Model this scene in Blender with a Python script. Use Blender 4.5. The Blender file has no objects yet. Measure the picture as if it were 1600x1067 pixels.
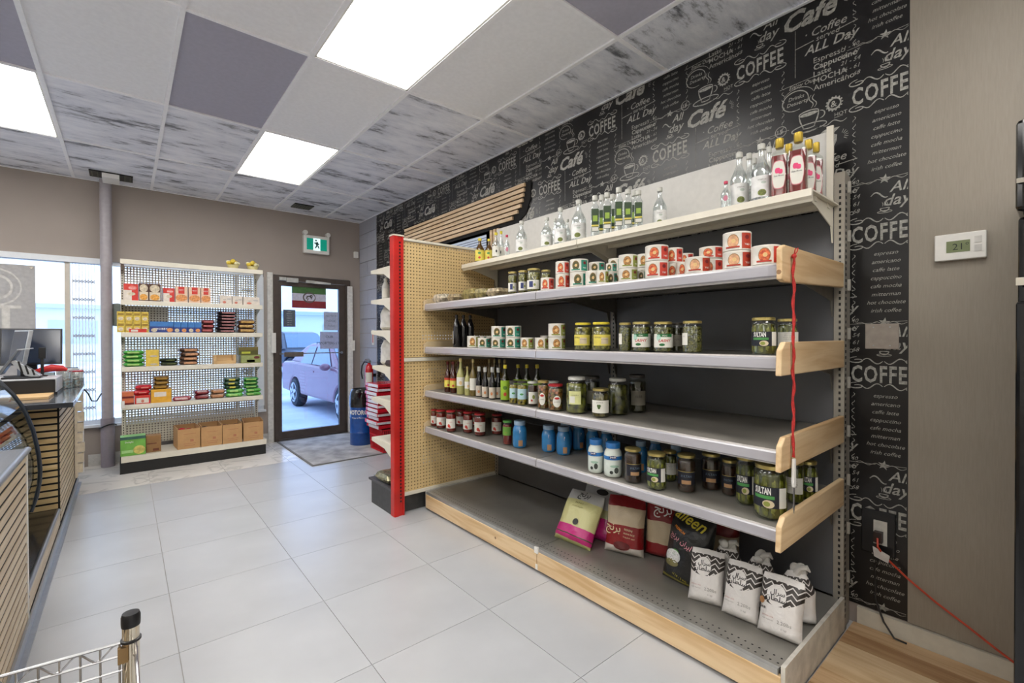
import bpy, bmesh, math, random
from mathutils import Vector, Matrix
PI = math.pi
SC = bpy.context.scene
COL = SC.collection
RND = random.Random(7)

# ---------------------------------------------------------------- camera
def make_camera():
    f, yaw, pitch, roll = 722.0, math.radians(39.92), math.radians(-0.449), math.radians(-0.15)
    F = Vector((math.sin(yaw)*math.cos(pitch), math.cos(yaw)*math.cos(pitch), math.sin(pitch)))
    R = Vector((math.cos(yaw), -math.sin(yaw), 0)); U = R.cross(F)
    R2 = R*math.cos(roll) + U*math.sin(roll); U2 = -R*math.sin(roll) + U*math.cos(roll)
    cd = bpy.data.cameras.new('camera'); cd.sensor_width = 36; cd.lens = f/1600*36; cd.clip_start = .05; cd.clip_end = 300
    co = bpy.data.objects.new('camera', cd); COL.objects.link(co)
    m = Matrix((R2, U2, -F)).transposed().to_4x4(); m.translation = (0, 0, 1.31)
    co.matrix_world = m; SC.camera = co
make_camera()

# ---------------------------------------------------------------- world, light, exposure
PANEL_STRENGTH = 6.0
SC.view_settings.view_transform = 'Standard'; SC.view_settings.look = 'None'
SC.view_settings.gamma = 1; SC.view_settings.use_curve_mapping = False
SC.view_settings.exposure = 0.95
w = bpy.data.worlds.new('sky'); SC.world = w; w.use_nodes = True
bg = w.node_tree.nodes['Background']; bg.inputs[0].default_value = (.84, .92, 1.0, 1); bg.inputs[1].default_value = 2.6
c = SC.cycles; c.max_bounces = 9; c.diffuse_bounces = 7; c.glossy_bounces = 3; c.transmission_bounces = 4; c.transparent_max_bounces = 24
c.use_denoising = True; c.sample_clamp_indirect = 5; c.caustics_reflective = False; c.caustics_refractive = False

# ---------------------------------------------------------------- materials
def nd(nt, t, **k):
    n = nt.nodes.new(t)
    for a, v in k.items(): setattr(n, a, v)
    return n
def mth(nt, op, a, b=None, c_=None):
    n = nt.nodes.new('ShaderNodeMath'); n.operation = op
    for i, v in enumerate((a, b, c_)):
        if v is None: continue
        if isinstance(v, (int, float)): n.inputs[i].default_value = v
        else: nt.links.new(v, n.inputs[i])
    return n.outputs[0]
def mixc(nt, f, a, b):
    n = nt.nodes.new('ShaderNodeMix'); n.data_type = 'RGBA'
    for i, v in ((0, f), (6, a), (7, b)):
        if isinstance(v, (int, float)): n.inputs[i].default_value = v
        elif isinstance(v, tuple): n.inputs[i].default_value = (*v[:3], 1)
        else: nt.links.new(v, n.inputs[i])
    return n.outputs[2]
def sr(h):  # sRGB 0-255 triple to linear
    return tuple(((v/255)/12.92 if v/255 <= .04045 else ((v/255+.055)/1.055)**2.4) for v in h)
MATS = {}
def M(name, rgb=(200,200,200), rough=.5, metal=0, var=.12, scale=30, bump=0, coat=0, stretch=None, emit=0, spec=.5, col2=None):
    if name in MATS: return MATS[name]
    m = bpy.data.materials.new(name); m.use_nodes = True; nt = m.node_tree; b = nt.nodes['Principled BSDF']
    col = sr(rgb); tc = nd(nt, 'ShaderNodeTexCoord'); src = tc.outputs['Object']
    if stretch:
        mp = nd(nt, 'ShaderNodeMapping'); mp.inputs['Scale'].default_value = stretch; nt.links.new(src, mp.inputs[0]); src = mp.outputs[0]
    nz = nd(nt, 'ShaderNodeTexNoise'); nz.inputs['Scale'].default_value = scale; nz.inputs['Detail'].default_value = 4
    nt.links.new(src, nz.inputs[0])
    dark = sr(col2) if col2 else tuple(v*(1-var) for v in col)
    light = tuple(min(1, v*(1+var*.5)) for v in col)
    rp = nd(nt, 'ShaderNodeValToRGB'); rp.color_ramp.elements[0].position = .35; rp.color_ramp.elements[1].position = .65
    rp.color_ramp.elements[0].color = (*dark, 1); rp.color_ramp.elements[1].color = (*light, 1)
    nt.links.new(nz.outputs[0], rp.inputs[0]); nt.links.new(rp.outputs[0], b.inputs['Base Color'])
    b.inputs['Roughness'].default_value = rough; b.inputs['Metallic'].default_value = metal
    b.inputs['Specular IOR Level'].default_value = spec; b.inputs['Coat Weight'].default_value = coat; b.inputs['Coat Roughness'].default_value = .08
    if bump:
        bp = nd(nt, 'ShaderNodeBump'); bp.inputs['Strength'].default_value = bump; bp.inputs['Distance'].default_value = .004
        nt.links.new(nz.outputs[0], bp.inputs['Height']); nt.links.new(bp.outputs[0], b.inputs['Normal'])
    if emit:
        b.inputs['Emission Color'].default_value = (*col, 1); b.inputs['Emission Strength'].default_value = emit
    MATS[name] = m; return m
def glass(name, tint=(245,250,250), rough=.02, refl=1.0, base=0.04):
    if name in MATS: return MATS[name]
    m = bpy.data.materials.new(name); m.use_nodes = True; nt = m.node_tree; nt.nodes.clear()
    o = nd(nt, 'ShaderNodeOutputMaterial'); t = nd(nt, 'ShaderNodeBsdfTransparent'); g = nd(nt, 'ShaderNodeBsdfGlossy'); x = nd(nt, 'ShaderNodeMixShader')
    t.inputs[0].default_value = (*sr(tint), 1); g.inputs['Roughness'].default_value = rough; g.inputs['Color'].default_value = (1, 1, 1, 1)
    lw = nd(nt, 'ShaderNodeLayerWeight'); lw.inputs[0].default_value = .25
    f = mth(nt, 'MINIMUM', mth(nt, 'MULTIPLY_ADD', lw.outputs['Facing'], .35*refl, base), .9)
    nt.links.new(f, x.inputs[0]); nt.links.new(t.outputs[0], x.inputs[1]); nt.links.new(g.outputs[0], x.inputs[2]); nt.links.new(x.outputs[0], o.inputs[0])
    MATS[name] = m; return m
def food(name, a, b_, sc=60, rough=.25, dark=(20,22,8), coat=.6):
    """brine-wet pieces packed against the glass: cells with dark gaps"""
    if name in MATS: return MATS[name]
    m = bpy.data.materials.new(name); m.use_nodes = True; nt = m.node_tree; b = nt.nodes['Principled BSDF']
    tc = nd(nt, 'ShaderNodeTexCoord'); v = nd(nt, 'ShaderNodeTexVoronoi'); v.inputs['Scale'].default_value = sc
    nt.links.new(tc.outputs['Object'], v.inputs['Vector'])
    k = mth(nt, 'SUBTRACT', 1.15, mth(nt, 'MULTIPLY', v.outputs['Distance'], 1.3))
    sep = nd(nt, 'ShaderNodeSeparateColor'); nt.links.new(v.outputs['Color'], sep.inputs[0])
    col = mixc(nt, sep.outputs[0], sr(a), sr(b_)); cl = nd(nt, 'ShaderNodeClamp'); nt.links.new(k, cl.inputs[0])
    nt.links.new(mixc(nt, cl.outputs[0], sr(dark), col), b.inputs['Base Color'])
    b.inputs['Roughness'].default_value = rough; b.inputs['Coat Weight'].default_value = coat
    bp = nd(nt, 'ShaderNodeBump'); bp.inputs['Strength'].default_value = .6; bp.inputs['Distance'].default_value = .004
    nt.links.new(k, bp.inputs['Height']); nt.links.new(bp.outputs[0], b.inputs['Normal'])
    MATS[name] = m; return m
def wood(name, a, b_, axis='Y', rough=.5, sc=5, knots=True):
    if name in MATS: return MATS[name]
    m = bpy.data.materials.new(name); m.use_nodes = True; nt = m.node_tree; b = nt.nodes['Principled BSDF']
    tc = nd(nt, 'ShaderNodeTexCoord'); mp = nd(nt, 'ShaderNodeMapping')
    s = {'X': (.08, 1, 1), 'Y': (1, .08, 1), 'Z': (1, 1, .08)}[axis]; mp.inputs['Scale'].default_value = tuple(v*sc*8 for v in s)
    nt.links.new(tc.outputs['Object'], mp.inputs[0]); nz = nd(nt, 'ShaderNodeTexNoise'); nz.inputs['Scale'].default_value = 1; nz.inputs['Detail'].default_value = 6
    nz.inputs['Distortion'].default_value = .6; nt.links.new(mp.outputs[0], nz.inputs[0])
    rp = nd(nt, 'ShaderNodeValToRGB'); e = rp.color_ramp.elements; e[0].position = .38; e[1].position = .62; e[0].color = (*sr(b_), 1); e[1].color = (*sr(a), 1)
    nt.links.new(nz.outputs[0], rp.inputs[0]); out = rp.outputs[0]
    if knots:
        v = nd(nt, 'ShaderNodeTexVoronoi'); v.inputs['Scale'].default_value = 5.5; nt.links.new(tc.outputs['Object'], v.inputs['Vector'])
        kk = mth(nt, 'LESS_THAN', v.outputs['Distance'], .045); out = mixc(nt, mth(nt, 'MULTIPLY', kk, .8), out, sr((120,80,45)))
    nt.links.new(out, b.inputs['Base Color']); b.inputs['Roughness'].default_value = rough
    MATS[name] = m; return m

# ---------------------------------------------------------------- mesh helpers
class MB:
    def __init__(s): s.v = []; s.f = []; s.m = []; s.cm = 0
    def mat(s, i): s.cm = i; return s
    def face(s, *idx): s.f.append(tuple(idx)); s.m.append(s.cm)
    def add(s, vs, fs):
        o = len(s.v); s.v += [tuple(v) for v in vs]
        for f in fs: s.f.append(tuple(i+o for i in f)); s.m.append(s.cm)
        return s
    def box(s, x0, x1, y0, y1, z0, z1):
        return s.add([(x0,y0,z0),(x1,y0,z0),(x1,y1,z0),(x0,y1,z0),(x0,y0,z1),(x1,y0,z1),(x1,y1,z1),(x0,y1,z1)],
                     [(0,3,2,1),(4,5,6,7),(0,1,5,4),(1,2,6,5),(2,3,7,6),(3,0,4,7)])
    def quad(s, a, b, c_, d): return s.add([a,b,c_,d], [(0,1,2,3)])
    def prism(s, pts, axis, a, b):
        """pts: 2D outline; axis 'x': pts=(y,z), 'y': pts=(x,z), 'z': pts=(x,y)"""
        n = len(pts)
        P = {'x': lambda p, t: (t, p[0], p[1]), 'y': lambda p, t: (p[0], t, p[1]), 'z': lambda p, t: (p[0], p[1], t)}[axis]
        vs = [P(p, a) for p in pts] + [P(p, b) for p in pts]
        return s.add(vs, [tuple(range(n))[::-1], tuple(range(n, 2*n))] + [(i, (i+1) % n, n+(i+1) % n, n+i) for i in range(n)])
    def lathe(s, prof, seg=20, c_=(0,0,0), sx=1, sy=1, square=0):
        o = len(s.v); n = len(prof)
        for r, z in prof:
            for k in range(seg):
                a = 2*PI*k/seg; ca, sa = math.cos(a), math.sin(a)
                if square:
                    q = (abs(ca)**square + abs(sa)**square)**(-1/square); ca *= q; sa *= q
                s.v.append((c_[0]+r*ca*sx, c_[1]+r*sa*sy, c_[2]+z))
        for i in range(n-1):
            for k in range(seg):
                a, b = o+i*seg+k, o+i*seg+(k+1) % seg
                s.face(a, b, b+seg, a+seg)
        if prof[0][0] > 1e-5: s.face(*[o+k for k in range(seg)][::-1])
        if prof[-1][0] > 1e-5: s.face(*[o+(n-1)*seg+k for k in range(seg)])
        return s
    def cyl(s, p0, p1, r, seg=10, r1=None):
        p0, p1 = Vector(p0), Vector(p1); d = (p1-p0).normalized(); u = d.orthogonal().normalized(); w_ = d.cross(u)
        r1 = r if r1 is None else r1
        vs = [p0+(u*math.cos(2*PI*k/seg)+w_*math.sin(2*PI*k/seg))*r for k in range(seg)] + [p1+(u*math.cos(2*PI*k/seg)+w_*math.sin(2*PI*k/seg))*r1 for k in range(seg)]
        return s.add(vs, [tuple(range(seg))[::-1], tuple(range(seg, 2*seg))] + [(k, (k+1) % seg, seg+(k+1) % seg, seg+k) for k in range(seg)])
    def tube(s, pts, r, seg=6):
        pts = [Vector(p) for p in pts]; o = len(s.v); u = None
        for i, p in enumerate(pts):
            d = (pts[min(i+1, len(pts)-1)]-pts[max(i-1, 0)]).normalized()
            u = d.orthogonal().normalized() if u is None else (u-d*u.dot(d)).normalized()
            w_ = d.cross(u); rr = r[i] if isinstance(r, (list, tuple)) else r
            s.v += [tuple(p+(u*math.cos(2*PI*k/seg)+w_*math.sin(2*PI*k/seg))*rr) for k in range(seg)]
        for i in range(len(pts)-1):
            for k in range(seg): a, b = o+i*seg+k, o+i*seg+(k+1) % seg; s.face(a, b, b+seg, a+seg)
        s.face(*[o+k for k in range(seg)][::-1]); s.face(*[o+(len(pts)-1)*seg+k for k in range(seg)])
        return s
    def ball(s, c_, r, seg=10, rings=6, sx=1, sy=1, sz=1):
        return s.lathe([(max(1e-6, r*math.sin(PI*i/rings)), -r*sz*math.cos(PI*i/rings)) for i in range(rings+1)], seg, c_, sx, sy)
    def xf(s, mtx, start=0):
        for i in range(start, len(s.v)): s.v[i] = tuple(mtx @ Vector(s.v[i]))
        return s
def org(p):
    o = Vector((0,0,0))
    while p is not None: o += p.location; p = p.parent
    return o
def tag(o, label=None, cat=None, group=None, kind=None):
    if label: o['label'] = label
    if cat: o['category'] = cat
    if group: o['group'] = group
    if kind: o['kind'] = kind
    return o
def part(name, mb, mats, parent=None, smooth=False, label=None, kind=None, bevel=0):
    me = bpy.data.meshes.new(name); me.from_pydata(mb.v, [], mb.f)
    o = bpy.data.objects.new(name, me); COL.objects.link(o)
    if parent is not None:
        o.parent = parent; off = org(parent)
        if off.length > 1e-9: me.transform(Matrix.Translation(-off))
    for m in (mats if isinstance(mats, (list, tuple)) else [mats]): me.materials.append(m)
    me.polygons.foreach_set('material_index', mb.m)
    if smooth: me.polygons.foreach_set('use_smooth', [True]*len(me.polygons)); 
    me.validate(); me.update()
    if smooth:
        try: me.set_sharp_from_angle(angle=math.radians(38))
        except Exception: pass
    if bevel:
        b = o.modifiers.new('bevel', 'BEVEL'); b.width = bevel; b.segments = 2; b.limit_method = 'ANGLE'
    return tag(o, label, None, None, kind)
def thing(name, label, cat, loc=(0,0,0), rz=0, group=None):
    o = bpy.data.objects.new(name, None); COL.objects.link(o); o.empty_display_size = .05
    o.location = loc; o.rotation_euler = (0, 0, rz); return tag(o, label, cat, group)
def struct(name, mb, mats, **k): return part(name, mb, mats, kind='structure', **k)
def solo(name, mb, mats, label, cat, group=None, **k): return tag(part(name, mb, mats, **k), label, cat, group)
KIDS = {}
def dup(root):
    r = root.copy(); COL.objects.link(r)
    def rec(a, b):
        for ch in KIDS.get(a.name) or []:
            c2 = ch.copy(); COL.objects.link(c2); c2.parent = b; rec(ch, c2)
    rec(root, r); return r
def index_kids():
    KIDS.clear()
    for o in bpy.data.objects:
        if o.parent: KIDS.setdefault(o.parent.name, []).append(o)
ORD = ['', 'first', 'second', 'third', 'fourth', 'fifth', 'sixth', 'seventh', 'eighth', 'ninth', 'tenth', 'eleventh', 'twelfth', 'thirteenth', 'fourteenth', 'fifteenth']
def perforated(mb, O, U, W, nu, nv, du, dv, hr, thick=None, segs=8, skip=None):
    """sheet of nu x nv cells with one round hole each; O origin, U/W unit vectors"""
    O, U, W = Vector(O), Vector(U), Vector(W)
    corner = [(du*a, dv*b) for a, b in ((1,.5),(1,1),(.5,1),(0,1),(0,.5),(0,0),(.5,0),(1,0))]
    hole = [(du/2+hr*math.cos(PI/4*k), dv/2+hr*math.sin(PI/4*k)) for k in range(8)]
    for i in range(nu):
        for j in range(nv):
            b = O+U*(du*i)+W*(dv*j); o = len(mb.v)
            if skip and skip(i, j):
                mb.quad(b, b+U*du, b+U*du+W*dv, b+W*dv); continue
            for x, y in corner+hole: mb.v.append(tuple(b+U*x+W*y))
            for k in range(8): mb.face(o+k, o+(k+1) % 8, o+8+(k+1) % 8, o+8+k)
            if thick:
                T = Vector(thick)
                for x, y in hole: mb.v.append(tuple(b+U*x+W*y+T))
                for k in range(8): mb.face(o+8+k, o+8+(k+1) % 8, o+16+(k+1) % 8, o+16+k)
    return mb
# flat lettering -> (verts 2D, faces), origin at left baseline
TXT = {}
FC = bpy.data.curves.new('lettering', 'FONT'); FO = bpy.data.objects.new('lettering', FC)
def letters(body, size=1, shear=0, offset=0, align='LEFT', space=1, res=2):
    key = (body, shear, offset, space, res)
    if key not in TXT:
        FC.body = body; FC.shear = shear; FC.offset = offset; FC.space_character = space; FC.resolution_u = res; FC.size = 1
        COL.objects.link(FO); bpy.context.view_layer.update()
        me = FO.to_mesh(); TXT[key] = ([(v.co.x, v.co.y) for v in me.vertices], [tuple(p.vertices) for p in me.polygons]); FO.to_mesh_clear(); COL.objects.unlink(FO)
    vs, fs = TXT[key]
    if not vs: return [], []
    x0 = min(v[0] for v in vs); x1 = max(v[0] for v in vs)
    dx = {'LEFT': -x0, 'CENTER': -(x0+x1)/2, 'RIGHT': -x1}[align]
    return [((x+dx)*size, y*size) for x, y in vs], fs
def put_text(mb, body, size, fn, ys=1, xs=1, **k):
    """fn maps 2D text coordinates to 3D"""
    vs, fs = letters(body, size, **k); return mb.add([fn(x*xs, y*ys) for x, y in vs], fs)
def stroke2(mb, pts, w_, fn):
    n = len(pts); L = []; Rr = []
    for i, (x, y) in enumerate(pts):
        a = pts[max(i-1, 0)]; b = pts[min(i+1, n-1)]; dx, dy = b[0]-a[0], b[1]-a[1]; l = math.hypot(dx, dy) or 1
        ww = w_*(.55+.45*math.sin(PI*i/(n-1))) if n > 2 else w_
        L.append((x-dy/l*ww/2, y+dx/l*ww/2)); Rr.append((x+dy/l*ww/2, y-dx/l*ww/2))
    return mb.add([fn(*p) for p in L+Rr], [(i, i+n, i+n+1, i+1) for i in range(n-1)])
def arc2(cx, cy, rx, ry, a0, a1, n=20): return [(cx+rx*math.cos(a0+(a1-a0)*i/n), cy+ry*math.sin(a0+(a1-a0)*i/n)) for i in range(n+1)]
# ================================================================ THE ROOM
XW, YB, ZC = 2.565, 6.42, 2.94
XL, YN = -3.2, -3.0
taupe = M('taupe_paint', (158,147,139), .6, var=.04, scale=3, bump=.05)
taupe2 = M('taupe_wall_paper', (152,143,130), .45, var=.05, scale=60, stretch=(1,4,.3), bump=.08)
trimw = M('cream_trim_paint', (205,200,186), .45, var=.05)
white = M('white_plastic', (232,230,224), .4, var=.03)
black = M('black_plastic', (22,22,24), .35, var=.1)
chrome = M('chrome', (215,210,200), .12, 1, var=.03)
steel = M('brushed_steel', (170,172,176), .28, .9, var=.1, stretch=(1,.05,1), scale=80)
alu = M('aluminium', (190,196,204), .3, .85, var=.06)
# floor
fl = struct('floor', MB().box(XL,XW,YN,YB,-.05,-.004), M('grout', (172,168,162), .8))
tileA = M('porcelain_tile', (188,190,193), .28, var=.05, scale=2.2, col2=(180,182,185))
def marble():
    m = M('marble_tile', (226,222,216), .22, var=.02, scale=3); nt = m.node_tree; b = nt.nodes['Principled BSDF']
    tc = nd(nt, 'ShaderNodeTexCoord'); n1 = nd(nt, 'ShaderNodeTexNoise'); n1.inputs['Scale'].default_value = 2.3; n1.inputs['Detail'].default_value = 5; n1.inputs['Distortion'].default_value = 1.2
    nt.links.new(tc.outputs['Object'], n1.inputs[0]); k = mth(nt, 'ABSOLUTE', mth(nt, 'SUBTRACT', n1.outputs[0], .5)); k = mth(nt, 'MULTIPLY', k, 28); cl = nd(nt, 'ShaderNodeClamp'); nt.links.new(k, cl.inputs[0])
    nt.links.new(mixc(nt, cl.outputs[0], sr((196,193,188)), sr((226,222,216))), b.inputs['Base Color']); return m
tileB = marble()
fx = [.163+.587*k for k in range(-6, 5)]; fy = [1.19+.587*k for k in range(-8, 10)]
fx = [XL]+[x for x in fx if XL+.02 < x < XW-.02]+[XW]; fy = [YN]+[y for y in fy if YN+.02 < y < YB-.02]+[YB]
FM = {}
for a, b in zip(fx, fx[1:]):
    for c_, d in zip(fy, fy[1:]):
        g = .0013; mt = tileB if c_ > 5.2 else tileA; key = (round(b-a, 3), round(d-c_, 3), mt.name)
        if key not in FM:
            FM[key] = MB().box(g, b-a-g, g, d-c_-g, -.01, 0); o = part('floor_tile', FM[key], mt, fl); FM[key] = o.data
        else:
            o = bpy.data.objects.new('floor_tile', FM[key]); COL.objects.link(o); o.parent = fl
        o.location = (a, c_, 0)
# wooden floor boards in the near corner
wp = thing('wooden_platform', 'pale wood plank board lying on the floor at the near end of the big shelf', 'platform', (1.5,.3,0))
wm = [wood('maple_a', (212,180,140), (190,152,110), 'Y', .4, 4, False), wood('maple_b', (190,155,115), (165,125,85), 'Y', .4, 4, False), wood('maple_c', (222,196,158), (204,172,130), 'Y', .4, 4, False)]
for i, x in enumerate([1.5,1.62,1.74,1.85,1.97,2.09,2.21,2.33,2.44]):
    x1 = [1.5,1.62,1.74,1.85,1.97,2.09,2.21,2.33,2.44,2.54][i+1]
    part('plank', MB().box(x+.001, x1-.001, .09, .612, .001, .014), wm[(i*2+i//3) % 3], wp)
# ceiling
cx_ = [XL,-2.83,-2.22,-1.61,-1.0,-.39,.23,.835,1.45,2.07,XW]; cy_ = [YN,-2.09,-.87,.35,1.57,2.80,4.03,5.24,YB]
tee = M('ceiling_tee', (246,246,248), .5, var=.03); g = MB()
for x in cx_[1:-1]: g.box(x-.012, x+.012, YN, YB, ZC-.004, ZC+.02)
for y in cy_[1:-1]: g.box(XL, XW, y-.010, y+.010, ZC-.003, ZC+.02)
g.box(XL, XW, YB-.02, YB, ZC-.005, ZC); g.box(XW-.02, XW, YN, YB, ZC-.0055, ZC); g.box(XL, XL+.02, YN, YB, ZC-.005, ZC)
ce = struct('ceiling', g, tee)
tw = M('white_ceiling_tile', (243,243,245), .7, var=.03, scale=40)
tg = M('grey_ceiling_tile', (172,170,184), .6, var=.04, scale=40)
def concrete():
    m = M('concrete_print', (200,202,208), .55, var=.1); nt = m.node_tree; b = nt.nodes['Principled BSDF']; tc = nd(nt, 'ShaderNodeTexCoord'); mp = nd(nt, 'ShaderNodeMapping')
    mp.inputs['Scale'].default_value = (2.2, 6.5, 1); nt.links.new(tc.outputs['Object'], mp.inputs[0])
    inf = nd(nt, 'ShaderNodeObjectInfo'); mp2 = nd(nt, 'ShaderNodeVectorMath'); mp2.operation = 'ADD'; cb = nd(nt, 'ShaderNodeCombineXYZ')
    nt.links.new(mth(nt, 'MULTIPLY', inf.outputs['Random'], 50), cb.inputs[2]); nt.links.new(mp.outputs[0], mp2.inputs[0]); nt.links.new(cb.outputs[0], mp2.inputs[1])
    n1 = nd(nt, 'ShaderNodeTexNoise'); n1.inputs['Scale'].default_value = 1.0; n1.inputs['Detail'].default_value = 10; n1.inputs['Roughness'].default_value = .72; nt.links.new(mp2.outputs[0], n1.inputs[0])
    rp = nd(nt, 'ShaderNodeValToRGB'); e = rp.color_ramp.elements; e[0].position = .36; e[1].position = .60; e[0].color = (*sr((104,105,112)), 1); e[1].color = (*sr((240,241,246)), 1)
    k = e.new(.46); k.color = (*sr((220,222,230)), 1)
    nt.links.new(n1.outputs[0], rp.inputs[0]); nt.links.new(rp.outputs[0], b.inputs['Base Color']); return m
tc_ = concrete()
# rows from the back wall (index 7) towards the camera, columns from the left
LIGHTS = {(7,6): 0, (4,6): 0, (4,4): 0}
LIGHTS = {('c3','r2'), ('c0','r2'), ('c3','r4'), ('c0','r4'), ('c3','r6'), ('c0','r6'), ('c3','r8'), ('c0','r8'), ('cm3','r2'), ('cm3','r4'), ('cm3','r6')}  # panels outside the view are added to light the room
cn = {0:'cm5',1:'cm4',2:'cm3',3:'cm2',4:'c0',5:'c1',6:'c2',7:'c3',8:'c4',9:'c5'}
rn = {7:'r1',6:'r2',5:'r3',4:'r4',3:'r5',2:'r6',1:'r7',0:'r8'}
KIND = {('c0','r1'):tc_,('c1','r1'):tc_,('c2','r1'):tc_,('c3','r1'):tc_,('c4','r1'):tc_,('c5','r1'):tc_,('c1','r2'):tc_,('c2','r2'):tc_,('c4','r2'):tc_,('c5','r2'):tc_,
        ('c0','r3'):tg,('c2','r3'):tg,('c4','r3'):tc_,('c5','r3'):tc_,('c5','r4'):tc_,('c5','r5'):tc_,('c4','r5'):tg,('c5','r6'):tc_,('c5','r7'):tc_}
diff = bpy.data.materials.new('panel_light'); diff.use_nodes = True; _b = diff.node_tree.nodes['Principled BSDF']
_b.inputs['Base Color'].default_value = (.9,.9,.9,1); _b.inputs['Emission Color'].default_value = (1,.97,.93,1); _b.inputs['Emission Strength'].default_value = PANEL_STRENGTH
LIGHT_LABEL = {('c3','r4'): 'large flat square ceiling light panel nearest above the aisle, cut by the photo top', ('c3','r2'): 'small bright ceiling light panel further back, above the floor between shelf and door', ('c0','r2'): 'ceiling light panel at the far left above the counter, near the window wall'}
CM = {}
for i in range(10):
    for j in range(8):
        a, b, c_, d = cx_[i], cx_[i+1], cy_[j], cy_[j+1]; key = (cn[i], rn[j])
        if key in LIGHTS:
            t = thing('ceiling_light', LIGHT_LABEL.get(key, 'unseen ceiling light, %s tile from left wall, %s from rear wall' % (ORD[i+1], ORD[j+1])), 'light', ((a+b)/2, (c_+d)/2, ZC))
            part('diffuser', MB().box(a+.014, b-.014, c_+.013, d-.013, ZC+.006, ZC+.012), diff, t)
            f_ = MB(); x0, x1, y0, y1 = a+.012, b-.012, c_+.010, d-.010
            f_.box(x0, x1, y0, y0+.012, ZC, ZC+.014).box(x0, x1, y1-.012, y1, ZC, ZC+.014).box(x0, x0+.012, y0, y1, ZC, ZC+.014).box(x1-.012, x1, y0, y1, ZC, ZC+.014).box(x0, x1, y0, y1, ZC+.014, ZC+.02)
            part('frame', f_, white, t); continue
        mt = KIND.get(key, tw); kk = (round(b-a, 3), round(d-c_, 3), mt.name)
        if kk not in CM: CM[kk] = part('ceiling_tile', MB().box(.006, b-a-.006, .006, d-c_-.006, .006, .018), mt, ce); o = CM[kk]
        else: o = bpy.data.objects.new('ceiling_tile', CM[kk].data); COL.objects.link(o); o.parent = ce
        o.location = (a, c_, ZC)
# walls
wb = MB(); WT = YB+.2
wx = [(-3.2, 1.36)]  # window opening x range (z .42 to 2.10), door 1.44-2.41
wb.box(XL, XW, YB, WT, 2.12, ZC+.05).box(XL, 1.33, YB, WT, -.05, .42).box(1.33, 1.44, YB, WT, -.05, 2.12).box(2.41, XW+.2, YB, WT, -.05, 2.12)
struct('wall_back', wb, taupe)
offw = M('off_white_paint', (228,224,216), .6, var=.03)
struct('wall_left', MB().box(XL-.1, XL, YN, YB, -.05, ZC+.05), offw)
struct('wall_behind_camera', MB().box(XL, XW+.1, YN-.1, YN, -.05, ZC+.05), offw)
wr = struct('wall_right', MB().box(XW, XW+.2, YN, YB, -.05, ZC+.05), taupe)
part('painted_panel', MB().box(XW-.008, XW, -1.5, .425, .09, ZC-.01), taupe2, wr, label='plain taupe wall section beside the wallpaper')
wpm = M('black_wallpaper', (16,15,16), .32, var=.25, scale=14, bump=.05)
wpaper = part('wallpaper', MB().box(XW-.004, XW, .425, 5.85, .09, ZC-.006), wpm, wr, label='black chalkboard-style coffee wallpaper')
# blocks at the far end of the right wall
blk = M('painted_block', (168,170,180), .55, var=.05, scale=60, bump=.1)
for k in range(15):
    z0 = .197*k; cut = [5.852, 6.14, YB] if k % 2 else [5.852, YB]
    for y0, y1 in zip(cut, cut[1:]): part('concrete_block', MB().box(XW-.010, XW, y0+.002, y1-.002, z0+.003, min(z0+.194, ZC-.006)), blk, wr)
bb = MB().box(XW-.02, XW-.001, -1.5, .60, 0, .085); struct('baseboard_right', bb, trimw)
bb = MB().box(-.3, 1.37, YB-.018, YB-.001, 0, .12).box(2.42, 2.55, YB-.018, YB-.001, 0, .10); struct('baseboard_back', bb, M('grey_baseboard', (196,194,190), .5))
tr = struct('trim_1', MB().box(XW-.03, XW-.009, -1.0, .085, 0, ZC-.01), white)
tr['label'] = 'white vertical wall trim at the right edge'

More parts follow.
